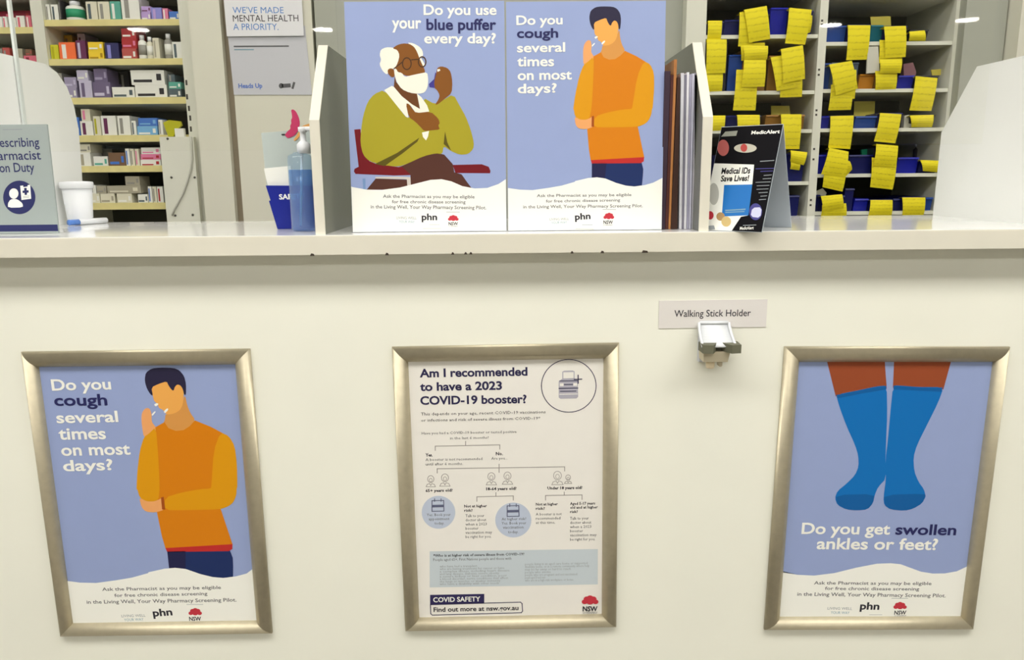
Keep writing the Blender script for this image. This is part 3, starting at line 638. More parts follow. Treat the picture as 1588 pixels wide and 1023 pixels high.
# white tub and pen
yt = 1.375; tb = atY(111, 343, yt); rr = (atY(140, 285, yt).x-atY(84, 285, yt).x)/2; tz = atY(111, 281, yt).z
tubm = mat('tub_white', (238, 240, 244), .3, .4)
t = thing('plastic_tub', (tb.x+.0, yt, ZT), 'white plastic tub standing beside the left side panel', 'tub')
rr = .0265; cx_ = max(tb.x, XD2+rr+.004)
t.location.x = cx_
MB().lathe([(rr*.72, ZT+.0003), (rr*.74, ZT+.002), (rr*.9, tz-.012)], (cx_, yt, 0), tubm, 32).build('tub_body', t)
MB().lathe([(rr*.92, tz-.0125), (rr, tz-.011), (rr, tz-.004), (rr*.97, tz-.001), (rr*.5, tz)], (cx_, yt, 0), tubm, 32).build('tub_rim', t)
pa, pb = atZ(107, 350, ZT), atZ(165, 346, ZT); pa.z = pb.z = ZT+.0052
t = thing('pen', ((pa.x+pb.x)/2, (pa.y+pb.y)/2, ZT), 'white pen with a blue end lying by the grey sign', 'pen')
k1 = pa.lerp(pb, .26)
MB().tube([k1, pb], .005, tubm, 12).build('pen_body', t); MB().tube([pa, pa.lerp(k1, .15), k1], .0048, mat('pen_blue', (92, 140, 222), .3), 12).build('pen_cap', t)

# blue leaflet dispenser, hand sanitiser
YD = 1.20; U = lambda x, y, Y=YD: atY(x, y, Y)
blue = mat('dispenser_blue', (22, 36, 140), .35, .4)
bl, brr = U(430, 352), U(492, 352); zlow = ZT+.0003
outl = [(bl.x, zlow), (brr.x, zlow)]+[(U(x, y).x, U(x, y).z) for x, y in ((494, 288), (412, 287.5), (419.5, 310.5), (417, 311.5))]
t = thing('leaflet_dispenser', ((bl.x+brr.x)/2, YD, ZT), 'blue tapered leaflet dispenser marked SAFETY behind the pump bottle', 'dispenser')
MB().prism([(a_, YD, b_) for a_, b_ in outl], (0, .035, 0), blue).build('dispenser_box', t)
pd = Plane((bl.x, YD-.0001, ZT), (1, 0, 0), (0, 0, 1)); P = Print(pd); P.text('SAFETY', (433, 309), (474, 308), 8, WH, 1, .03, 3); P.build('dispenser_text', t)
w4 = [U(x, y, YD+.006) for x, y in ((409, 261), (451, 257), (454, 290), (416, 291))]
MB().prism([(p.x, p.y+.0, p.z) for p in w4], (0, .0, 0) if False else (0, .004, 0), paper).build('leaflet', t, 'white leaflet sticking out of the top')
w4 = [U(x, y, YD+.030) for x, y in ((405, 206), (483, 200), (489, 289), (414, 289))]
MB().prism([(p.x, p.y, p.z) for p in w4], (0, .002, 0), mat('backing_card_grey', (186, 196, 192), .4)).build('backing_card', t, 'pale grey card standing at the back')
YBt = 1.155; bx = atY(471, 355, YBt).x; zb2 = ZT; z_ = lambda y: atY(471, y, YBt).z
t = thing('sanitiser_bottle', (bx, YBt, ZT), 'clear pump bottle of blue hand sanitiser beside the narrow divider', 'bottle')
rb = .0175
liq = clear_mat('sanitiser_blue', (170, 214, 246), .05, (60, 150, 235), .26); clr = clear_mat('bottle_clear', (226, 238, 246), .03, (225, 235, 245), .14)
MB().lathe([(rb*.93, ZT+.0006), (rb, ZT+.004), (rb, z_(246)), (rb*.93, z_(241)), (rb*.5, z_(237.5)), (rb*.5, z_(236))], (bx, YBt, 0), clr, 32, 1., .8).build('bottle_body', t)
MB().lathe([(rb*.88, ZT+.002), (rb*.94, ZT+.005), (rb*.94, z_(264)), (rb*.9, z_(263))], (bx, YBt, 0), liq, 32, 1., .8).build('sanitiser_liquid', t)
m = MB(); m.lathe([(.0095, z_(238)), (.0095, z_(224)), (.007, z_(221)), (.0042, z_(218)), (.0042, z_(205)), (.0065, z_(204)), (.0065, z_(197))], (bx+.007, YBt, 0), tubm, 20)
m.tube([(bx+.007, YBt, z_(200)), (bx+.024, YBt-.006, z_(200)), (bx+.036, YBt-.010, z_(205))], .0034, tubm); m.build('pump', t)
m = MB(); m.tube([(bx+.004, YBt, z_(236)), (bx-.004, YBt, ZT+.008)], .0018, tubm, 6); m.build('dip_tube', t)

# butterfly stuck on the grey card
YF = YD+.0289
bp = Plane((atY(455, 190, YF).x, YF, atY(455, 190, YF).z), (1, 0, 0), (0, 0, 1)); Bc = crop(390, 150, 4.65)
t = thing('butterfly_decoration', bp.o, 'pink and orange paper butterfly on the pale card behind the pump bottle', 'decoration')
def flat(name, pts, rgb, par, th=.0008):
    q = chaikin([bp.px(*p) for p in pts], 1)
    MB().prism([bp.P(a_, b_) for a_, b_ in q], (0, th, 0), mat(name+'_colour', rgb, .4)).build(name, par)
flat('pink_wing', Bc([(285,95),(300,90),(320,105),(340,145),(350,190),(340,240),(310,280),(262,300),(250,288),(240,275),(258,250),(282,230),(278,210),(288,190),(284,170),(294,150),(290,120)]), (200, 58, 104), t)
flat('orange_wing', Bc([(420,192),(405,196),(365,210),(345,240),(325,280),(302,310),(312,320),(340,295),(365,250),(385,225),(405,215),(422,212)]), (234, 172, 96), t)
flat('antenna', Bc([(215,268),(242,266),(242,276),(216,276)]), (60, 56, 60), t)

# tent card at the right
phi = math.radians(40); hor = Vector((-math.sin(phi), -math.cos(phi), 0)); alng = Vector((math.cos(phi), -math.sin(phi), 0))
foot = atZ(1181.5, 360.5, ZT); dw = .054
apx = foot-hor*dw; da = ray(1219, 192.5); tt = (apx.y-CAM.y)/da.y; hz = (CAM+da*tt).z-ZT
wt = .089
fR = foot+Vector((0, 0, .0003)); aR = apx+Vector((0, 0, hz)); bR = foot-hor*2*dw+Vector((0, 0, .0003))
t = thing('tent_card', (apx-alng*wt/2), 'black and white folded tent card with a blue square, standing by the right divider', 'tent card')
upv = (aR-fR).normalized(); fpl = Plane(fR-alng*wt, alng, upv); hl = (aR-fR).length
blk = mat('print_card_black', (16, 15, 19), .6, .08); crd = mat('card_inside_grey', (176, 184, 192), .6, .3)
MB().prism([fR, fR-alng*wt, aR-alng*wt, aR], fpl.n*-.0012, crd).build('front_leaf', t)
bn = (aR-bR).cross(alng).normalized()
MB().prism([bR, bR-alng*wt, aR-alng*wt, aR], bn*(.0012 if bn.dot(hor) < 0 else -.0012), crd).build('back_leaf', t)
def tcl(p):
    x, y = fpl.px(*p); return (max(.0004, min(wt-.0004, x)), max(.0004, min(hl-.0004, y)))
P = Print(fpl, tcl); K = crop(1085, 180, 5.382)
P.poly([(0.0004, .0004), (wt-.0004, .0004), (wt-.0004, hl-.0004), (.0004, hl-.0004)], blk, 1, local=True)
P.poly(K([(60,395),(455,405),(440,570),(415,700),(400,830),(345,840),(262,985),(0,990),(0,700)]), WH, 2)
P.poly(K([(205,575),(440,570),(408,828),(185,838)]), pc('card_blue', (16, 112, 190)), 3)
P.poly(K([(215,782),(385,772),(383,783),(214,793)]), TEAL, 4); P.poly(K([(215,800),(375,792),(374,800),(214,808)]), TEAL, 4)
P.ell(K([(197,265)])[0], 9, 12.5, pc('card_red', (176, 92, 88)), 3); P.ell(K([(382,268)])[0], 17.5, 7, pc('card_oval', (196, 192, 176)), 3); P.ell(K([(370,265)])[0], 5.2, 6.2, pc('card_crimson', (186, 70, 64)), 4)
P.poly(K([(215,130),(318,122),(305,165),(180,172)]), pc('card_grey', (150, 152, 140)), 3)
P.ell(K([(88,828)])[0], 5.5, 6.5, RED, 3); P.ell(K([(118,650)])[0], 8, 17, pc('card_hand', (190, 190, 182)), 3)
P.ell(K([(175,838)])[0], 6.5, 6.5, pc('card_coin', (176, 140, 92)), 3.5); P.ell(K([(222,880)])[0], 7.5, 8, pc('card_coin_light', (206, 180, 120)), 3.8)
P.poly(K([(60,915),(120,912),(130,945),(58,950)]), LINK, 3)
P.ell(K([(468,798)])[0], 10, 13, pc('card_violet', (66, 62, 138)), 4); P.poly(K([(440,765),(520,760),(508,850),(425,840)]), pc('card_lilac', (206, 208, 236)), 5, 1)
for k, (x0, x1_) in enumerate(((470,620),(510,610))): P.line(K([(x0,440+22*k),(x1_,436+22*k)]), .001, pc('card_violet', (66, 62, 138)), 3)
P.build('printed_front', t, 'black print with white corner, blue square and red spots')
P = Print(fpl, tcl)
P.text('Medical IDs', K([(180,482)])[0], K([(420,478)])[0], 9, blk, 4, .03, 3); P.text('Save Lives!', K([(175,545)])[0], K([(408,540)])[0], 9, blk, 4, .03, 3); P.build('heading_text', t)
P = Print(fpl, tcl); P.text('MedicAlert', K([(430,152)])[0], K([(668,142)])[0], 5.2, WH, 3, .03, 3); P.build('maker_text', t); P = Print(fpl, tcl); P.text('MedicAlert', K([(335,948)])[0], K([(450,944)])[0], 4.6, WH, 3, .02, 2); P.build('maker_text', t)
P = Print(fpl, tcl); P.line(K([(365,912),(470,908)]), .001, LINK, 3)
for k, (x0, x1_) in enumerate(((538,600),(530,595),(470,590),(480,580),(478,572),(495,565),(510,560),(498,552))): P.line(K([(x0,495+29*k),(x1_,491+29*k)]), .0009, LINK, 3)
P.build('small_print', t); P = Print(fpl, tcl); P.line(K([(508,378),(620,370)]), .0011, LINK, 3); P.build('small_print', t)

# upright folders between the poster and the right divider
YFd = 1.118
fold = [('dark plum', (60, 44, 58), 1022.5, 1031, 1031.5, 1040, 110), ('burgundy', (78, 40, 36), 1031.5, 1036, 1040.5, 1045, 116), ('tan', (176, 118, 66), 1036.5, 1039.5, 1045.5, 1050, 92),
        ('dark brown', (62, 40, 32), 1040, 1050, 1050.5, 1055, 120), ('pale grey', (206, 206, 212), 1053, 1057, 1056, 1061, 113), ('slate grey', (128, 126, 142), 1057.5, 1060, 1061.5, 1065, 116),
        ('white', (228, 228, 234), 1060.5, 1064, 1065.5, 1069, 112), ('lilac grey', (164, 162, 184), 1064.5, 1067.5, 1069.5, 1073, 115), ('light lilac', (196, 196, 214), 1068, 1071.5, 1073.5, 1077, 114),
        ('mid grey', (148, 146, 158), 1072, 1076, 1077.5, 1081, 113), ('silver grey', (182, 180, 190), 1076.5, 1080, 1081.5, 1084.5, 116)]
for nm, rgb, b0, b1, t0, t1, ty in fold:
    yy = YFd
    B0, B1 = atY(b0, 359, yy).x, min(atY(b1, 359, yy).x, x2-.0085); T0, T1 = atY(t0, ty, yy), atY(t1, ty, yy)
    T1.x = min(T1.x, x2-.0085); T0.x = min(T0.x, T1.x-.002)
    dp = .095 if yy+.095 < YG else .09
    m = MB(); mm = mat('folder_'+nm.replace(' ', '_'), rgb, .5, .3, noise=.06, scale=60)
    n = 6
    for s in (0, 1):                                  # two covers of the folder, joined at the back by the spine
        pass
    m.prism([(B0, yy, ZT+.0003), (B1, yy, ZT+.0003), (T1.x, yy, T1.z), (T0.x, yy, T1.z)], (0, dp, 0), mm)
    m.build('document_folder', None, f'{nm} document folder standing on edge right of the coughing man poster', 'folder', 'folders standing on the counter')

# ------------------------------------------------------------------ poster on the back door
YDo = 2.5545
pl = Plane((atY(415, 100, YDo).x, YDo-.0005, atY(415, 147, YDo).z), (1, 0, 0), (0, 0, 1))
t = thing('door_poster', (pl.o.x, YDo, pl.o.z), 'white mental health poster with blue and black heading on the back door', 'poster')
def sheet(pts, rgb, nm, off, mname):
    MB().prism([pl.P(*pl.px(*p), off) for p in pts], (0, .0004, 0), mat(mname, rgb, .5, .3)).build(nm, t)
sheet([(352,40),(473,40),(484,147),(363,147)], (206, 207, 214), 'lower_sheet', .001, 'poster_lilac')
sheet([(346.5,-18),(468,-18),(472,56),(353,57)], (236, 236, 240), 'upper_sheet', .007, 'poster_white')
up_ = Plane(pl.P(0, 0, .007), pl.r, pl.u); lo_ = Plane(pl.P(0, 0, .001), pl.r, pl.u)
P = Print(up_); pb_ = pc('heading_blue', (84, 138, 206)); pk = pc('heading_black', (56, 54, 62))
P.text("WE'VE MADE", (361,20.5), (440,20.5), 10, pb_, 2, 0, 3); P.text('MENTAL HEALTH', (361.5,33.5), (463,33), 10, pk, 2, 0, 3); P.text('A PRIORITY.', (362,46.5), (432,46.5), 10, pb_, 2, 0, 3); P.build('heading_text', t)
P = Print(lo_)
P.line([(363.5,72),(447,71.5)], .004, INK, 5); P.build('small_print', t); P = Print(lo_); P.line([(364,77),(393,77)], .003, TEAL, 5); pass
P.build('small_print', t); P = Print(lo_); P.text('Heads Up', (370,136.5), (407,136), 7, pc('logo_blue', (96, 128, 206)), 6, .03, 2); P.build('blue_logo', t); P = Print(lo_); P.ell((436,133), 3.5, 4, INK, 6); P.line([(440,133),(448,132.5)], .012, INK, 6); P.line([(454,136),(456,129)], .007, INK, 6); P.build('grey_logo', t)

# ------------------------------------------------------------------ left rack with medicine boxes
RK = thing('medicine_rack', (atY(170, 340, YL).x, YL, 0), 'white medicine rack with cream shelf edges at the back left', 'shelf')
xl0, xu0, xu1 = X_at(-60, 60, YL), X_at(49, 20, YL), X_at(67, 20, YL)
xr0, xr1 = X_at(286, 120, YL), xa-.002
def rbox(nm, a_, b_, m=rack_white): return MB().box(a_, b_, m).build(nm, RK)
rbox('upright', (xu0, YL-.004, 0), (xu1, YL+.30, 2.3)); rbox('upright', (xl0-.04, YL-.004, 0), (xl0, YL+.30, 2.3)); 
up = MB().box((xr0, YL-.004, 0), (xr1, YL+.30, 2.3), rack_white)
for px_, py_ in ((289, 128), (293, 168), (295, 183), (296, 200), (290, 150)):
    p = atY(px_, py_, YL-.0045); up.box((p.x-.003, YL-.0045, p.z-.008), (p.x+.003, YL-.003, p.z+.008), mat('slot_dark', (70, 68, 60), .8))
up.build('upright', RK, 'slotted white upright')
rbox('back_panel', (xl0-.04, YL+.30, 0), (xr1, YL+.31, 2.3), dark_back)
LIPS = [(-32, -22), (30, 40), (91, 101), (151, 161.5), (209.5, 220), (257, 267), (314.5, 325)]
def zl(y, Y=YL): return atY(170, y, Y).z
xlow = X_at(252, 250, YL)
for i, (ya, yb) in enumerate(LIPS):
    z1, z0 = zl(ya), zl(yb); xe_ = xr0 if i < 4 else (xr0 if i == 4 else xlow)
    s = rbox('shelf', (xu1, YL+.004, z0), (xr0, YL+.30, z1-.003))
    MB().box((xu1, YL, z0), (xe_ if i > 3 else xr0, YL+.004, z1), strip_cream).build('price_strip', s)
for ya, yb in ((-20, -10), (42, 52), (107, 117)):
    z1, z0 = atY(25, ya, YL).z, atY(25, yb, YL).z
    s = rbox('shelf', (xl0, YL+.004, z0), (xu0, YL+.30, z1-.003)); MB().box((xl0, YL, z0), (xu0, YL+.004, z1), strip_cream).build('price_strip', s)
# low cabinet panel at the right of the rack
cpl = thing('cable_cover_panel', (X_at(275, 300, YL-.03), YL-.03, 0), 'white screwed panel with a hanging cable at the lower right of the medicine rack', 'panel')
ztp = atY(275, 212, YL-.03).z; pxl, pxr = X_at(250.5, 250, YL-.03), X_at(303, 250, YL-.03)
MB().prism([(pxl, YL-.03, 0), (pxr, YL-.03, 0), (pxr, YL-.03, ztp), (pxl, YL-.03, ztp)], (0, .02, 0), rack_white).build('panel_sheet', cpl)
for px_, py_ in ((260, 215), (266, 275), (302, 275), (272, 334), (299, 333)):
    p = atY(px_, py_, YL-.0305); m = MB(); m.tube([(p.x, YL-.0325, p.z), (p.x, YL-.03, p.z)], .0035, mat('screw_dark', (80, 78, 72), .5), 10); m.build('screw', cpl)
m = MB(); m.tube([atY(x, y, YL-.034) for x, y in ((296,212),(297,230),(298,246),(296,262),(291,280),(284,300),(276,315),(270,325),(267,334))], .003, mat('cable_grey', (196, 196, 184), .5), 8)
m.build('hanging_cable', None, 'thin pale cable hanging in front of the white screwed panel', 'cable')

ORD = ['first', 'second', 'third', 'fourth', 'fifth', 'sixth', 'seventh', 'eighth', 'ninth', 'tenth', 'eleventh', 'twelfth']
COL = {'white': (234, 234, 226), 'cream': (222, 218, 196), 'black': (40, 38, 42), 'green': (46, 150, 108), 'teal': (90, 168, 150), 'lilac': (186, 158, 214), 'blue': (70, 118, 200), 'pink': (226, 130, 166),
       'lime': (206, 204, 44), 'orange': (246, 116, 62), 'ochre': (176, 140, 20), 'purple': (104, 44, 84), 'yellow': (240, 206, 52), 'navy': (46, 46, 96), 'red': (176, 44, 48), 'dusty red': (186, 86, 80),
       'grey': (150, 148, 140), 'grey lilac': (158, 150, 178), 'mauve': (110, 98, 130), 'pale lilac': (196, 190, 214), 'beige': (172, 166, 146), 'dark red': (140, 24, 52), 'rose': (222, 110, 130), 'brown': (120, 92, 70), 'light blue': (122, 178, 222), 'olive': (178, 174, 20), 'periwinkle': (142, 142, 214), 'slate': (84, 98, 104)}
STR = {'white': (120, 132, 170), 'cream': (140, 150, 150), 'black': (200, 200, 200), 'yellow': (160, 120, 20), 'orange': (150, 50, 40)}
def medicine_box(x0, y0, x1_, y1, colr, zbase, Y, dp, band, label, grp, zmax, xlim):
    a_, b_ = atY(x0, y1, Y), atY(x1_, y1, Y); z1 = min(atY((x0+x1_)/2, y0, Y).z, zmax-.003)
    a_.x = max(a_.x, xlim[0]); b_.x = min(b_.x, xlim[1])
    m = MB(); mm = mat('carton_'+colr.replace(' ', '_'), COL[colr], .45, .35)
    m.box((a_.x+.0008, Y, zbase+.0003), (b_.x-.0008, Y+dp, z1), mm)
    ww, hh = b_.x-a_.x, z1-zbase
    sm_ = mat('carton_print_'+band, COL.get(band, STR.get(colr, (110, 110, 120))), .45, .35)
    if hh > ww: m.box((a_.x+ww*.18, Y-.0006, zbase+hh*.12), (a_.x+ww*.42, Y, zbase+hh*.88), sm_)
    else: m.box((a_.x+ww*.08, Y-.0006, zbase+hh*.18), (a_.x+ww*.62, Y, zbase+hh*.36), sm_); m.box((a_.x+ww*.76, Y-.0006, zbase+hh*.3), (a_.x+ww*.9, Y, zbase+hh*.75), sm_)
    m.build('medicine_box', None, label, 'medicine box', grp)
def bottle(x0, y0, x1_, y1, colr, zbase, Y, lab, label, grp):
    a_, b_ = atY(x0, y1, Y), atY(x1_, y1, Y); r = (b_.x-a_.x)/2; xc_ = (a_.x+b_.x)/2; H_ = atY((x0+x1_)/2, y0, Y).z-zbase
    t = thing('medicine_bottle', (xc_, Y+r, zbase), label, 'bottle', grp)
    bm_ = mat('bottle_'+colr, COL[colr], .35, .4); lm = mat('bottle_label_'+lab, COL[lab], .5, .3); z = zbase+.0003
    MB().lathe([(r*.95, z), (r, z+.003), (r, z+H_*.68), (r*.85, z+H_*.76), (r*.45, z+H_*.8), (r*.45, z+H_*.84)], (xc_, Y+r, 0), bm_, 20).build('bottle_body', t)
    MB().lathe([(r*.56, z+H_*.82), (r*.56, z+H_)], (xc_, Y+r, 0), tubm, 16).build('cap', t)
    MB().lathe([(r*1.01, z+H_*.2), (r*1.01, z+H_*.6)], (xc_, Y+r, 0), lm, 20).build('label', t)
# shelf -> items as (px rectangle, colour, print colour, kind, depth offset)
S1 = crop(0, 0, 5.1133); S2 = crop(0, 170, 5.1133)
ITEMS = {1: ('top', S1, [((345,35,405,150),'white','grey'),((412,36,470,150),'white','slate'),((475,0,496,150),'black','grey'),((500,0,640,150),'white','green','bottle'),((690,12,780,150),'cream','slate'),((785,12,878,150),'cream','grey'),((880,10,965,150),'teal','white'),((970,-30,1115,150),'white','grey'),
              ((1122,98,1198,150),'lilac','white'),((1122,50,1198,97),'lilac','purple'),((1202,60,1288,150),'periwinkle','lilac'),((1292,66,1338,150),'pink','white'),((1342,90,1425,150),'blue','white')]),
 2: ('second', S1, [((385,355,472,462),'lime','olive'),((476,335,608,462),'orange','white'),((500,278,590,462),'ochre','brown','b'),((630,215,692,462),'pale lilac','purple','b'),((612,320,690,462),'purple','pale lilac'),((704,402,828,462),'yellow','ochre'),((700,333,822,401),'yellow','white'),((838,340,950,462),'navy','periwinkle'),
              ((970,385,1088,462),'dusty red','white'),((968,304,1088,384),'red','pink'),((965,225,1080,303),'red','white'),((1094,275,1158,462),'white','grey','bottle'),((1162,290,1215,462),'cream','white','bottle'),((1220,300,1272,462),'cream','beige'),((1302,265,1366,462),'grey','white','bottle'),((1372,332,1450,462),'white','slate')]),
 3: ('third', S1, [((440,580,510,770),'grey','white'),((512,695,615,770),'grey lilac','white'),((514,612,612,694),'grey lilac','pale lilac'),((636,640,738,770),'pale lilac','mauve'),((612,556,704,638),'pale lilac','white','f'),((742,650,886,770),'mauve','pale lilac'),((748,545,856,648),'mauve','grey lilac'),((868,540,960,770),'black','mauve','b'),((964,540,1036,770),'black','grey','b'),
              ((893,690,1072,770),'white','slate'),((1076,672,1330,770),'white','black'),((1042,556,1310,671),'white','black'),((1340,704,1442,770),'slate','white'),((1338,650,1440,703),'teal','white'),((1335,590,1390,649),'slate','grey')]),
 4: ('fourth', S2, [((598,60,640,205),'blue','light blue'),((644,90,746,205),'white','purple'),((648,-5,722,88),'cream','pink'),((750,52,808,205),'cream','olive'),((812,48,932,205),'white','purple'),((942,48,1042,205),'white','grey'),((1050,88,1088,205),'white','slate'),((1092,130,1255,205),'light blue','white'),((1098,66,1252,128),'blue','light blue'),((1262,80,1298,195),'white','grey')]),
 5: ('fifth', S2, [((630,340,726,445),'white','beige'),((634,272,722,339),'cream','grey'),((745,370,862,445),'white','teal'),((732,310,905,445),'grey','slate','b'),((866,340,1000,445),'brown','blue'),((1003,308,1038,445),'white','blue'),((1041,310,1075,445),'cream','grey'),((1078,310,1112,445),'cream','pink'),((1116,396,1280,445),'white','red'),((1118,352,1278,395),'pink','red'),((1120,300,1276,351),'white','pink')]),
 6: ('sixth', S2, [((700,665,797,735),'cream','white'),((800,665,915,735),'cream','beige'),((930,665,1052,735),'cream','white'),((720,598,766,664),'white','grey'),((770,604,848,664),'beige','grey'),((852,602,1122,663),'beige','cream'),((996,528,1112,601),'beige','grey'),((1096,670,1178,735),'white','slate'),((1182,608,1214,735),'white','blue'),((1217,610,1250,735),'cream','grey'),((1253,610,1302,735),'white','red')])}
used = {}
def place(items, cr_, shelf_z, where, Y0, zmax, xlim):
    done = []; cnt = {}
    order = sorted(range(len(items)), key=lambda i: (items[i][0][0]+items[i][0][2]))
    tot = {}
    for it in items:
        k = (it[1], 'bottle' if 'bottle' in it[3:] else 'box'); tot[k] = tot.get(k, 0)+1
    names = {}
    for i in order:
        it = items[i]; k = (it[1], 'bottle' if 'bottle' in it[3:] else 'box'); cnt[k] = cnt.get(k, 0)+1
        kd = 'medicine bottle' if k[1] == 'bottle' else 'medicine box'
        names[i] = f'{it[1]} {kd}, {where}' + ('' if tot[k] == 1 else f', {ORD[cnt[k]-1]} {it[1]} one from left')
    for i, it in enumerate(items):
        (x0, y0, x1_, y1), colr, band = it[:3]; fl = it[3:]
        (x0, y0), (x1_, y1) = cr_([(x0, y0), (x1_, y1)])
        Y = Y0+(.10 if 'b' in fl else .012); zb_ = shelf_z; zb_px = atY((x0+x1_)/2, y1, Y).z
        if zb_px > shelf_z+.02:                       # rests on the box below it
            best = None
            for (X0, X1, zt_, _) in done:
                ov = min(X1, x1_)-max(X0, x0)
                if ov > 3 and abs(zt_-zb_px) < .03 and (best is None or zt_ > best): best = zt_
            zb_ = best if best is not None else zb_px
        dp = .075 if 'b' not in fl else .09
        if 'bottle' in fl: bottle(x0, y0, x1_, y1, colr, zb_, Y, band, names[i], f'medicines on the {where}')
        else: medicine_box(x0, y0, x1_, y1, colr, zb_, Y, dp, band, names[i], f'medicines on the {where}', zmax, xlim)
        done.append((x0, x1_, atY((x0+x1_)/2, y0, Y).z, zb_))
for i, (nm, cr_, items) in ITEMS.items(): place(items, cr_, zl(LIPS[i][0])-.003, f'{nm} shelf of left rack', YL, zl(LIPS[i-1][1])-.003, (xu1+.002, (xr0 if i < 5 else xlow)-.002))
A1 = crop(0, 0, 8.523)
place([((-60,220,40,345),'white','pink'),((44,218,104,345),'white','rose'),((140,232,222,345),'white','grey'),((224,208,335,345),'white','rose'),((352,205,425,345),'rose','white'),((-60,150,150,345),'dark red','rose','b'),((155,140,425,345),'dark red','red','b')], A1, atY(25, 42, YL).z-.003, 'upper shelf left of rack upright', YL, atY(25, -10, YL).z-.003, (xl0+.002, xu0-.002))
place([((-60,640,60,910),'grey','rose'),((62,630,160,910),'dusty red','grey'),((205,640,325,910),'beige','rose'),((330,735,498,910),'rose','dark red'),((338,650,430,734),'brown','dusty red')], A1, atY(25, 107, YL).z-.003, 'lower shelf left of rack upright', YL, atY(25, 52, YL).z-.003, (xl0+.002, xu0-.002))
# yellow-lidded dropper bag on top of the white panel
p = atY(270, 211, YL-.02)
m = MB(); q = [atY(x, y, YL-.024) for x, y in ((253,190),(262,186),(279,188),(281,194),(273,203),(269,211.5),(261,211.5),(257,202))]
m.prism([(a_.x, a_.y, max(a_.z, ztp+.0003)) for a_ in q], (0, .012, 0), mat('olive_pack', (186, 184, 24), .4)); m.build('olive_packet', None, 'olive yellow packet standing on top of the white screwed panel', 'packet')
a_, b_ = atY(272, 211, YL-.024), atY(286, 211, YL-.024)
MB().box((a_.x, YL-.026, ztp+.0003), (b_.x, YL-.012, atY(280, 199, YL-.024).z), mat('carton_white', COL['white'], .45)).build('medicine_box', None, 'small white medicine box on top of the white screwed panel', 'medicine box')

# ------------------------------------------------------------------ right rack with blue bins and yellow slips
RR = thing('prescription_rack', (atY(1270, 340, YR).x, YR, 0), 'grey prescription rack with blue bins at the back right', 'shelf')
ux0, ux1 = X_at(1063, 60, YR), X_at(1094, 60, YR); mx0, mx1 = X_at(1268.5, 60, YR), X_at(1281, 60, YR); ex0, ex1 = X_at(1477.5, 60, YR), X_at(1489, 60, YR)
def qbox(nm, a_, b_, m=rack_white, lab=None): return MB().box(a_, b_, m).build(nm, RR, lab)
DPR = .30
qbox('side_panel', (ux0, YR-.004, 0), (ux1, YR+DPR, 2.3)); qbox('side_panel', (ex0, YR-.004, 0), (ex1, YR+DPR, 2.3))
m = MB().box((mx0, YR-.004, 0), (mx1, YR+DPR, 2.3), rack_white)
for py_ in (32, 38, 108, 116, 171, 178, 231, 247, 310, 318):
    f = py_/335; p = atY(1277-21*f, py_, YR-.0045); m.box((p.x-.003, YR-.0048, p.z-.003), (p.x+.003, YR-.004, p.z+.003), mat('slot_dark', (70, 68, 60), .8))
m.build('centre_upright', RR, 'slotted centre upright')
qbox('back_panel', (ux0, YR+DPR, 0), (ex1, YR+DPR+.01, 2.3), dark_back)
zr = lambda x, y: atY(x, y, YR).z
LB = [(-20,), (56,), (143,), (203,), (284,), (338,)]; RB = [(-8,), (66.5,), (139.5,), (200.5,), (271,), (329.5,)]
ZL_, ZR_ = [], []
for (y,) in LB: z = zr(1180, y-2.2); ZL_.append(z); qbox('shelf', (ux1, YR, z-.011), (mx0, YR+DPR, z))
for (y,) in RB: z = zr(1380, y-2.2); ZR_.append(z); qbox('shelf', (mx1, YR, z-.011), (ex0, YR+DPR, z))

BC = {'navy': (18, 24, 92), 'royal blue': (22, 30, 160), 'blue': (30, 70, 150), 'teal': (10, 108, 128), 'grey blue': (88, 104, 124), 'amber': (196, 128, 24), 'kraft': (150, 106, 40), 'dark': (34, 34, 46)}
def bin_(x0, x1_, ytop, z, colr, label, grp, xl_, back=.0):
    Y = YR+.012+back; a_, b_ = max(atY(x0, ytop, Y).x, xl_[0]), min(atY(x1_, ytop, Y).x, xl_[1]); z1 = atY((x0+x1_)/2, ytop, Y).z; dp = .2; th = .003
    m = MB(); mm = mat('bin_'+colr.replace(' ', '_'), BC[colr], .35, .4); z += .0003
    m.box((a_+th, Y+.008, z), (b_-th, Y+dp, z+th), mm)                                   # base
    m.prism([(a_+th, Y+.012, z), (b_-th, Y+.012, z), (b_, Y, z1), (a_, Y, z1)], (0, .003, 0), mm)   # sloping front
    m.prism([(a_, Y, z1), (b_, Y, z1), (b_, Y-.004, z1-.005), (a_, Y-.004, z1-.005)], (0, .002, 0), mm)  # lip
    for sx, x in ((1, a_), (-1, b_)):
        m.prism([(x, Y+.001, z1), (x, Y+.012, z), (x, Y+dp, z), (x, Y+dp, z1)], (sx*th, 0, 0), mm)
    m.box((a_, Y+dp-th, z), (b_, Y+dp, z1), mm)
    m.build('storage_bin', None, label, 'bin', grp); return Y, z1
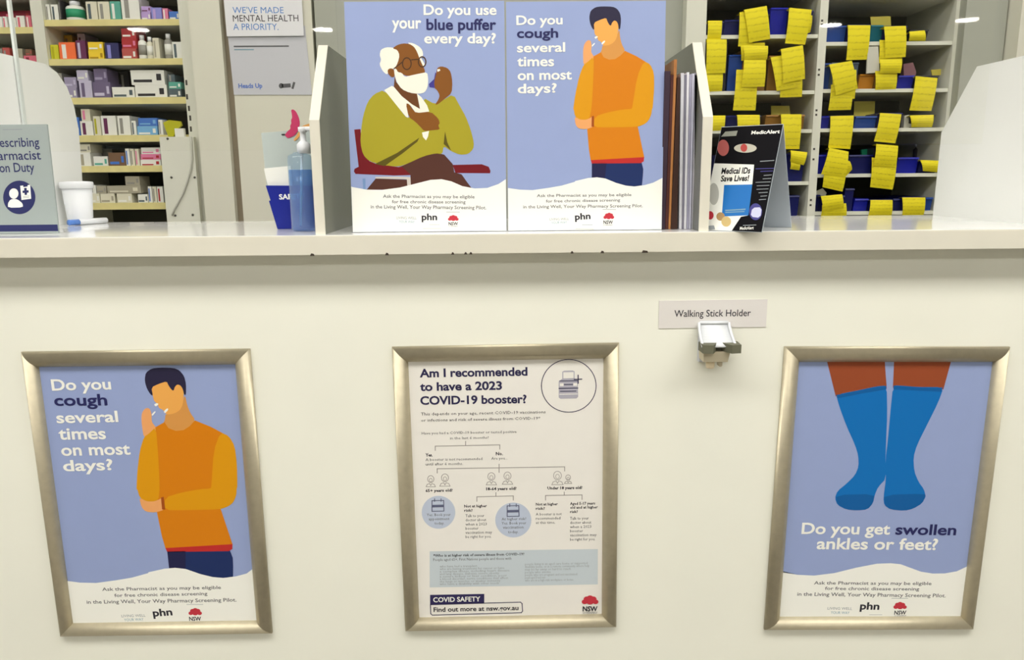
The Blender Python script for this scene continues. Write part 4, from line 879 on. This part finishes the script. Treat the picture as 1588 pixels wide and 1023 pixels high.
BINS = {('left', 1): [(1099,1123,33,'navy'),(1124,1147,31,'navy'),(1148,1194,22,'dark'),(1196,1222,12,'royal blue'),(1223,1262,17,'navy')],
        ('left', 2): [(1098,1129,66,'dark'),(1131,1152,85,'blue'),(1153,1190,76,'kraft'),(1193,1248,86,'kraft')],
        ('left', 3): [(1103,1126,180,'navy'),(1127,1180,179,'navy'),(1188,1248,178,'kraft')],
        ('left', 4): [(1110,1160,240,'navy'),(1164,1210,240,'navy'),(1214,1248,238,'navy')],
        ('left', 5): [(1110,1170,305,'navy'),(1176,1240,303,'navy')],
        ('right', 1): [(1284,1313,40,'blue'),(1315,1350,38,'navy'),(1351,1370,39,'teal'),(1371,1407,40,'navy'),(1411,1440,46,'dark')],
        ('right', 2): [(1277,1289,98,'blue'),(1290,1332,97,'grey blue'),(1334,1357,115,'amber'),(1358,1391,114,'kraft'),(1394,1418,117,'royal blue'),(1420,1456,117,'dark')],
        ('right', 3): [(1268,1287,180,'royal blue'),(1288,1325,179,'navy'),(1327,1360,180,'blue'),(1362,1400,175,'navy'),(1412,1450,178,'dark')],
        ('right', 4): [(1264,1281,240,'royal blue'),(1282,1316,236,'navy'),(1317,1354,240,'navy'),(1356,1391,229,'dark'),(1393,1425,244,'royal blue'),(1427,1458,249,'navy')],
        ('right', 5): [(1260,1272,302,'navy'),(1273,1310,303,'navy'),(1311,1325,292,'navy'),(1326,1347,308,'royal blue'),(1349,1383,309,'navy'),(1385,1398,308,'navy'),(1399,1434,305,'navy'),(1436,1447,306,'blue')]}
for (bay, k), lst in BINS.items():
    z = (ZL_ if bay == 'left' else ZR_)[k]
    for i, (x0, x1_, yt_, colr) in enumerate(lst):
        bin_(x0, x1_, yt_, z, colr, f'{colr} bin on {ORD[k-1]} shelf of the prescription rack, {bay} bay, {ORD[i]} from left', 'bins on the prescription rack', (ux1+.003, mx0-.003) if bay == 'left' else (mx1+.003, ex0-.003))

def slip_material():
    m = bpy.data.materials.new('yellow_slip_paper'); m.use_nodes = True; nt = m.node_tree; b_ = nt.nodes['Principled BSDF']
    b_.inputs['Roughness'].default_value = .6; b_.inputs['Specular IOR Level'].default_value = .2
    uv = nt.nodes.new('ShaderNodeUVMap'); mp = nt.nodes.new('ShaderNodeMapping'); nz = nt.nodes.new('ShaderNodeTexNoise'); wv = nt.nodes.new('ShaderNodeTexWave')
    wv.wave_type = 'BANDS'; wv.bands_direction = 'Y'; wv.inputs['Scale'].default_value = 1.6
    mp.inputs['Scale'].default_value = (9, 26, 1); nz.inputs['Scale'].default_value = 1.0; nz.inputs['Detail'].default_value = 2
    nt.links.new(uv.outputs[0], mp.inputs[0]); nt.links.new(mp.outputs[0], nz.inputs['Vector']); nt.links.new(uv.outputs[0], wv.inputs['Vector'])
    mu = nt.nodes.new('ShaderNodeMath'); mu.operation = 'MULTIPLY'; nt.links.new(nz.outputs['Fac'], mu.inputs[0]); nt.links.new(wv.outputs['Fac'], mu.inputs[1])
    r = nt.nodes.new('ShaderNodeValToRGB'); r.color_ramp.elements[0].position = .38; r.color_ramp.elements[0].color = (*lin((236, 220, 40)), 1)
    r.color_ramp.elements[1].position = .66; r.color_ramp.elements[1].color = (*lin((204, 186, 34)), 1)
    nt.links.new(mu.outputs[0], r.inputs['Fac']); nt.links.new(r.outputs['Color'], b_.inputs['Base Color']); return m
SLIP = slip_material()
def slip(q, lay, label, fold_back=.03, curl=.006):
    """sheet hanging from its top edge, with a fold going back into the bin and a slight belly"""
    Y = YR-.004-lay*.0045
    TL, TR, BRr, BL = [atY(*p, Y) for p in q]
    n, k = 9, 4; rows = []
    for j in range(k+1):
        f = (k-j)/k; rows.append([(TL.lerp(TR, i/n)+Vector((0, fold_back*f**1.5, -.004*f*f+.0)), (i/n, 1.0)) for i in range(n+1)]) if fold_back else None
    if not fold_back: rows.append([(TL.lerp(TR, i/n), (i/n, 1.)) for i in range(n+1)])
    for j in range(1, 9):
        f = j/8
        rows.append([(TL.lerp(BL, f).lerp(TR.lerp(BRr, f), i/n)+Vector((0, -curl*math.sin(math.pi*f)*(.6+.4*math.sin(math.pi*i/n))+curl*.5*f*f, 0)), (i/n, 1-f)) for i in range(n+1)])
    vs = [p for r_ in rows for p, _ in r_]; uvs = [u_ for r_ in rows for _, u_ in r_]; R_ = len(rows); W_ = n+1
    m = MB(); front = [(j*W_+i, (j+1)*W_+i, (j+1)*W_+i+1, j*W_+i+1) for j in range(R_-1) for i in range(n)]
    N_ = len(vs); back = [Vector((p.x, p.y+.0007, p.z)) for p in vs]
    rim = [j*W_ for j in range(R_)]+[(R_-1)*W_+i for i in range(1, W_)]+[j*W_+n for j in range(R_-2, -1, -1)]+[i for i in range(n-1, 0, -1)]
    side = [(rim[a_], N_+rim[a_], N_+rim[(a_+1) % len(rim)], rim[(a_+1) % len(rim)]) for a_ in range(len(rim))]
    m.add(vs+back, front+[tuple(N_+i for i in f[::-1]) for f in front]+side, SLIP, False)
    m.uv = {i: uvs[i % N_] for i in range(2*N_)}
    m.build('prescription_slip', None, label, 'paper slip', 'yellow slips hanging on the prescription rack')
# bay, shelf, corners (TL, TR, BR, BL), layer, folded into the bin?
SL = [('left',1,[(1098,32),(1120,32),(1118,61),(1097,61)],0,1),('left',2,[(1096,61),(1127,61),(1125,113),(1095,114)],2,1),('left',2,[(1096,112),(1121,112),(1120,141),(1096,142)],0,0),
 ('left',1,[(1147,19),(1165,18),(1167,70),(1145,72)],1,1),('left',1,[(1154,15),(1189,9),(1195,60),(1162,66)],3,1),('left',2,[(1148,66),(1186,66),(1186,92),(1150,94)],0,1),('left',2,[(1153,71),(1191,71),(1190,92),(1155,96)],2,0),
 ('left',2,[(1142,108),(1175,108),(1172,171),(1137,171)],1,0),('left',2,[(1154,93),(1188,93),(1186,134),(1150,135)],4,0),('left',1,[(1230,20),(1260,24),(1257,50),(1225,60)],0,1),('left',1,[(1224,12),(1259,15),(1249,69),(1218,67)],2,1),
 ('left',2,[(1209,110),(1244,108),(1244,150),(1210,151)],0,0),('left',2,[(1195,89),(1228,83),(1238,135),(1205,141)],2,1),('left',2,[(1211,76),(1245,70),(1249,122),(1215,129)],4,1),
 ('left',3,[(1102,179),(1125,179),(1123,202),(1102,203)],0,1),('left',3,[(1143,178),(1178,178),(1178,208),(1144,208)],0,1),('left',3,[(1211,177),(1243,177),(1240,231),(1212,231)],2,1),
 ('left',4,[(1226,249),(1241,252),(1240,264),(1226,262)],0,0),('left',4,[(1226,233),(1252,236),(1247,256),(1226,250)],2,1),
 ('right',1,[(1315,39),(1350,39),(1345,92),(1313,93)],0,1),('right',1,[(1364,62),(1400,62),(1399,96),(1363,98)],0,0),('right',1,[(1371,41),(1405,40),(1405,88),(1373,90)],2,1),
 ('right',2,[(1357,110),(1391,110),(1390,138),(1358,139)],0,1),('right',1,[(1364,92),(1399,92),(1397,113),(1365,113)],3,0),('right',2,[(1289,131),(1323,133),(1320,170),(1285,171)],0,0),('right',2,[(1291,112),(1328,108),(1326,153),(1290,155)],1,0),('right',2,[(1286,100),(1321,94),(1331,137),(1297,148)],3,1),
 ('right',1,[(1410,49),(1434,47),(1436,63),(1410,63)],0,1),('right',2,[(1420,118),(1454,121),(1445,172),(1411,171)],0,1),
 ('right',3,[(1288,180),(1324,179),(1319,231),(1285,229)],0,1),('right',4,[(1298,243),(1318,250),(1322,263),(1308,278)],0,1),('right',4,[(1278,258),(1313,262),(1307,297),(1276,290)],1,0),('right',4,[(1286,229),(1316,235),(1312,274),(1274,270)],3,1),
 ('right',3,[(1365,175),(1398,177),(1389,222),(1356,219)],0,1),('right',4,[(1352,244),(1391,248),(1385,294),(1350,290)],0,0),('right',4,[(1359,223),(1393,226),(1389,259),(1355,257)],2,1),
 ('right',3,[(1411,179),(1448,178),(1446,197),(1414,197)],0,1),('right',4,[(1427,248),(1456,249),(1455,267),(1432,265)],0,1),('right',5,[(1275,318),(1312,315),(1313,337),(1273,337)],0,0),('right',5,[(1273,304),(1306,301),(1309,323),(1277,329)],2,1),
 ('right',5,[(1350,310),(1384,310),(1383,336),(1347,336)],0,1),('right',5,[(1399,306),(1435,306),(1433,334),(1400,334)],0,1)]
cnt = {}
for i in sorted(range(len(SL)), key=lambda i: (SL[i][2][0][0]+SL[i][2][2][0])):
    bay, k, q, lay, fb = SL[i]; cnt[(bay, k)] = cnt.get((bay, k), 0)+1
    slip(q, lay, f'yellow slip at {ORD[k-1]} shelf of the prescription rack, {bay} bay, {ORD[cnt[(bay,k)]-1]} slip from left', .03 if fb else 0)

# other packets between the bins
def packet(pts, rgb, Y, th, name, label, cat, z=None):
    q = [atY(*p, Y) for p in pts]
    MB().prism([(p.x, p.y, p.z if z is None else max(p.z, z+.0003)) for p in q], (0, th, 0), mat(name+'_colour', rgb, .5, .3)).build(name, None, label, cat)
z = ZR_[2]
packet([(1346,72),(1362,72),(1364,112),(1344,114)], (206, 204, 190), YR-.004, .006, 'paper_bag', 'cream paper bag hanging between the two top slips of the right bay', 'bag')
packet([(1401,99),(1416,97),(1421,112),(1419,118.5),(1402,118.5)], (150, 106, 116), YR+.04, .02, 'medicine_bag', 'mauve medicine bag sticking out of the royal blue bin on the second shelf', 'bag')
packet([(1444,108),(1462,107),(1464,116),(1446,117.5)], (222, 208, 90), YR+.05, .004, 'folded_note', 'pale yellow folded note in the dark bin at the right end', 'note')
packet([(1403,179),(1412,178),(1414,200),(1401,200)], (196, 198, 186), YR+.02, .02, 'paper_bag', 'pale paper bag beside the last bin on the third shelf', 'bag', ZR_[3])
packet([(1336,232),(1354,230),(1356,246),(1337,247)], (20, 130, 96), YR+.06, .01, 'medicine_packet', 'green packet in the navy bin on the fourth shelf of the right bay', 'packet')
packet([(1264,297),(1276,292),(1282,299),(1280,304),(1266,304)], (210, 210, 202), YR+.03, .006, 'crumpled_paper', 'white paper sticking out of the bin at the lower left of the right bay', 'paper')
packet([(1350,26),(1381,25),(1382,41),(1351,41)], (196, 180, 40), YR+.08, .002, 'folded_note', 'dim yellow note at the back of the top shelf, right bay', 'note')
packet([(1325,157),(1357,157),(1356,182),(1324,182)], (170, 160, 60), YR+.10, .002, 'folded_note', 'dim olive note at the back of the third shelf, right bay', 'note')
packet([(1196,164),(1224,164),(1226,180),(1196,180)], (186, 172, 60), YR+.09, .002, 'folded_note', 'dim olive note at the back of the third shelf, left bay', 'note')
for x, lab in ((1422, 'left'), (1446, 'right')):
    Yb = YR+.16; p = atY(x, 240, Yb); r = .013
    t = thing('medicine_bottle', (p.x, Yb, p.z-.03), f'{lab} dark bottle standing at the back of the fourth shelf, right bay', 'bottle')
    zz0 = ZR_[4]+.004; zt2 = atY(x, 224, Yb).z; dkm = mat('bottle_dark', (62, 58, 72), .3)
    t.location.z = zz0
    MB().lathe([(r, zz0), (r, zt2-.016), (r*.5, zt2-.01), (r*.5, zt2-.006)], (p.x, Yb, 0), dkm, 16).build('bottle_body', t)
    MB().lathe([(r*.6, zt2-.008), (r*.6, zt2)], (p.x, Yb, 0), tubm, 12).build('cap', t)
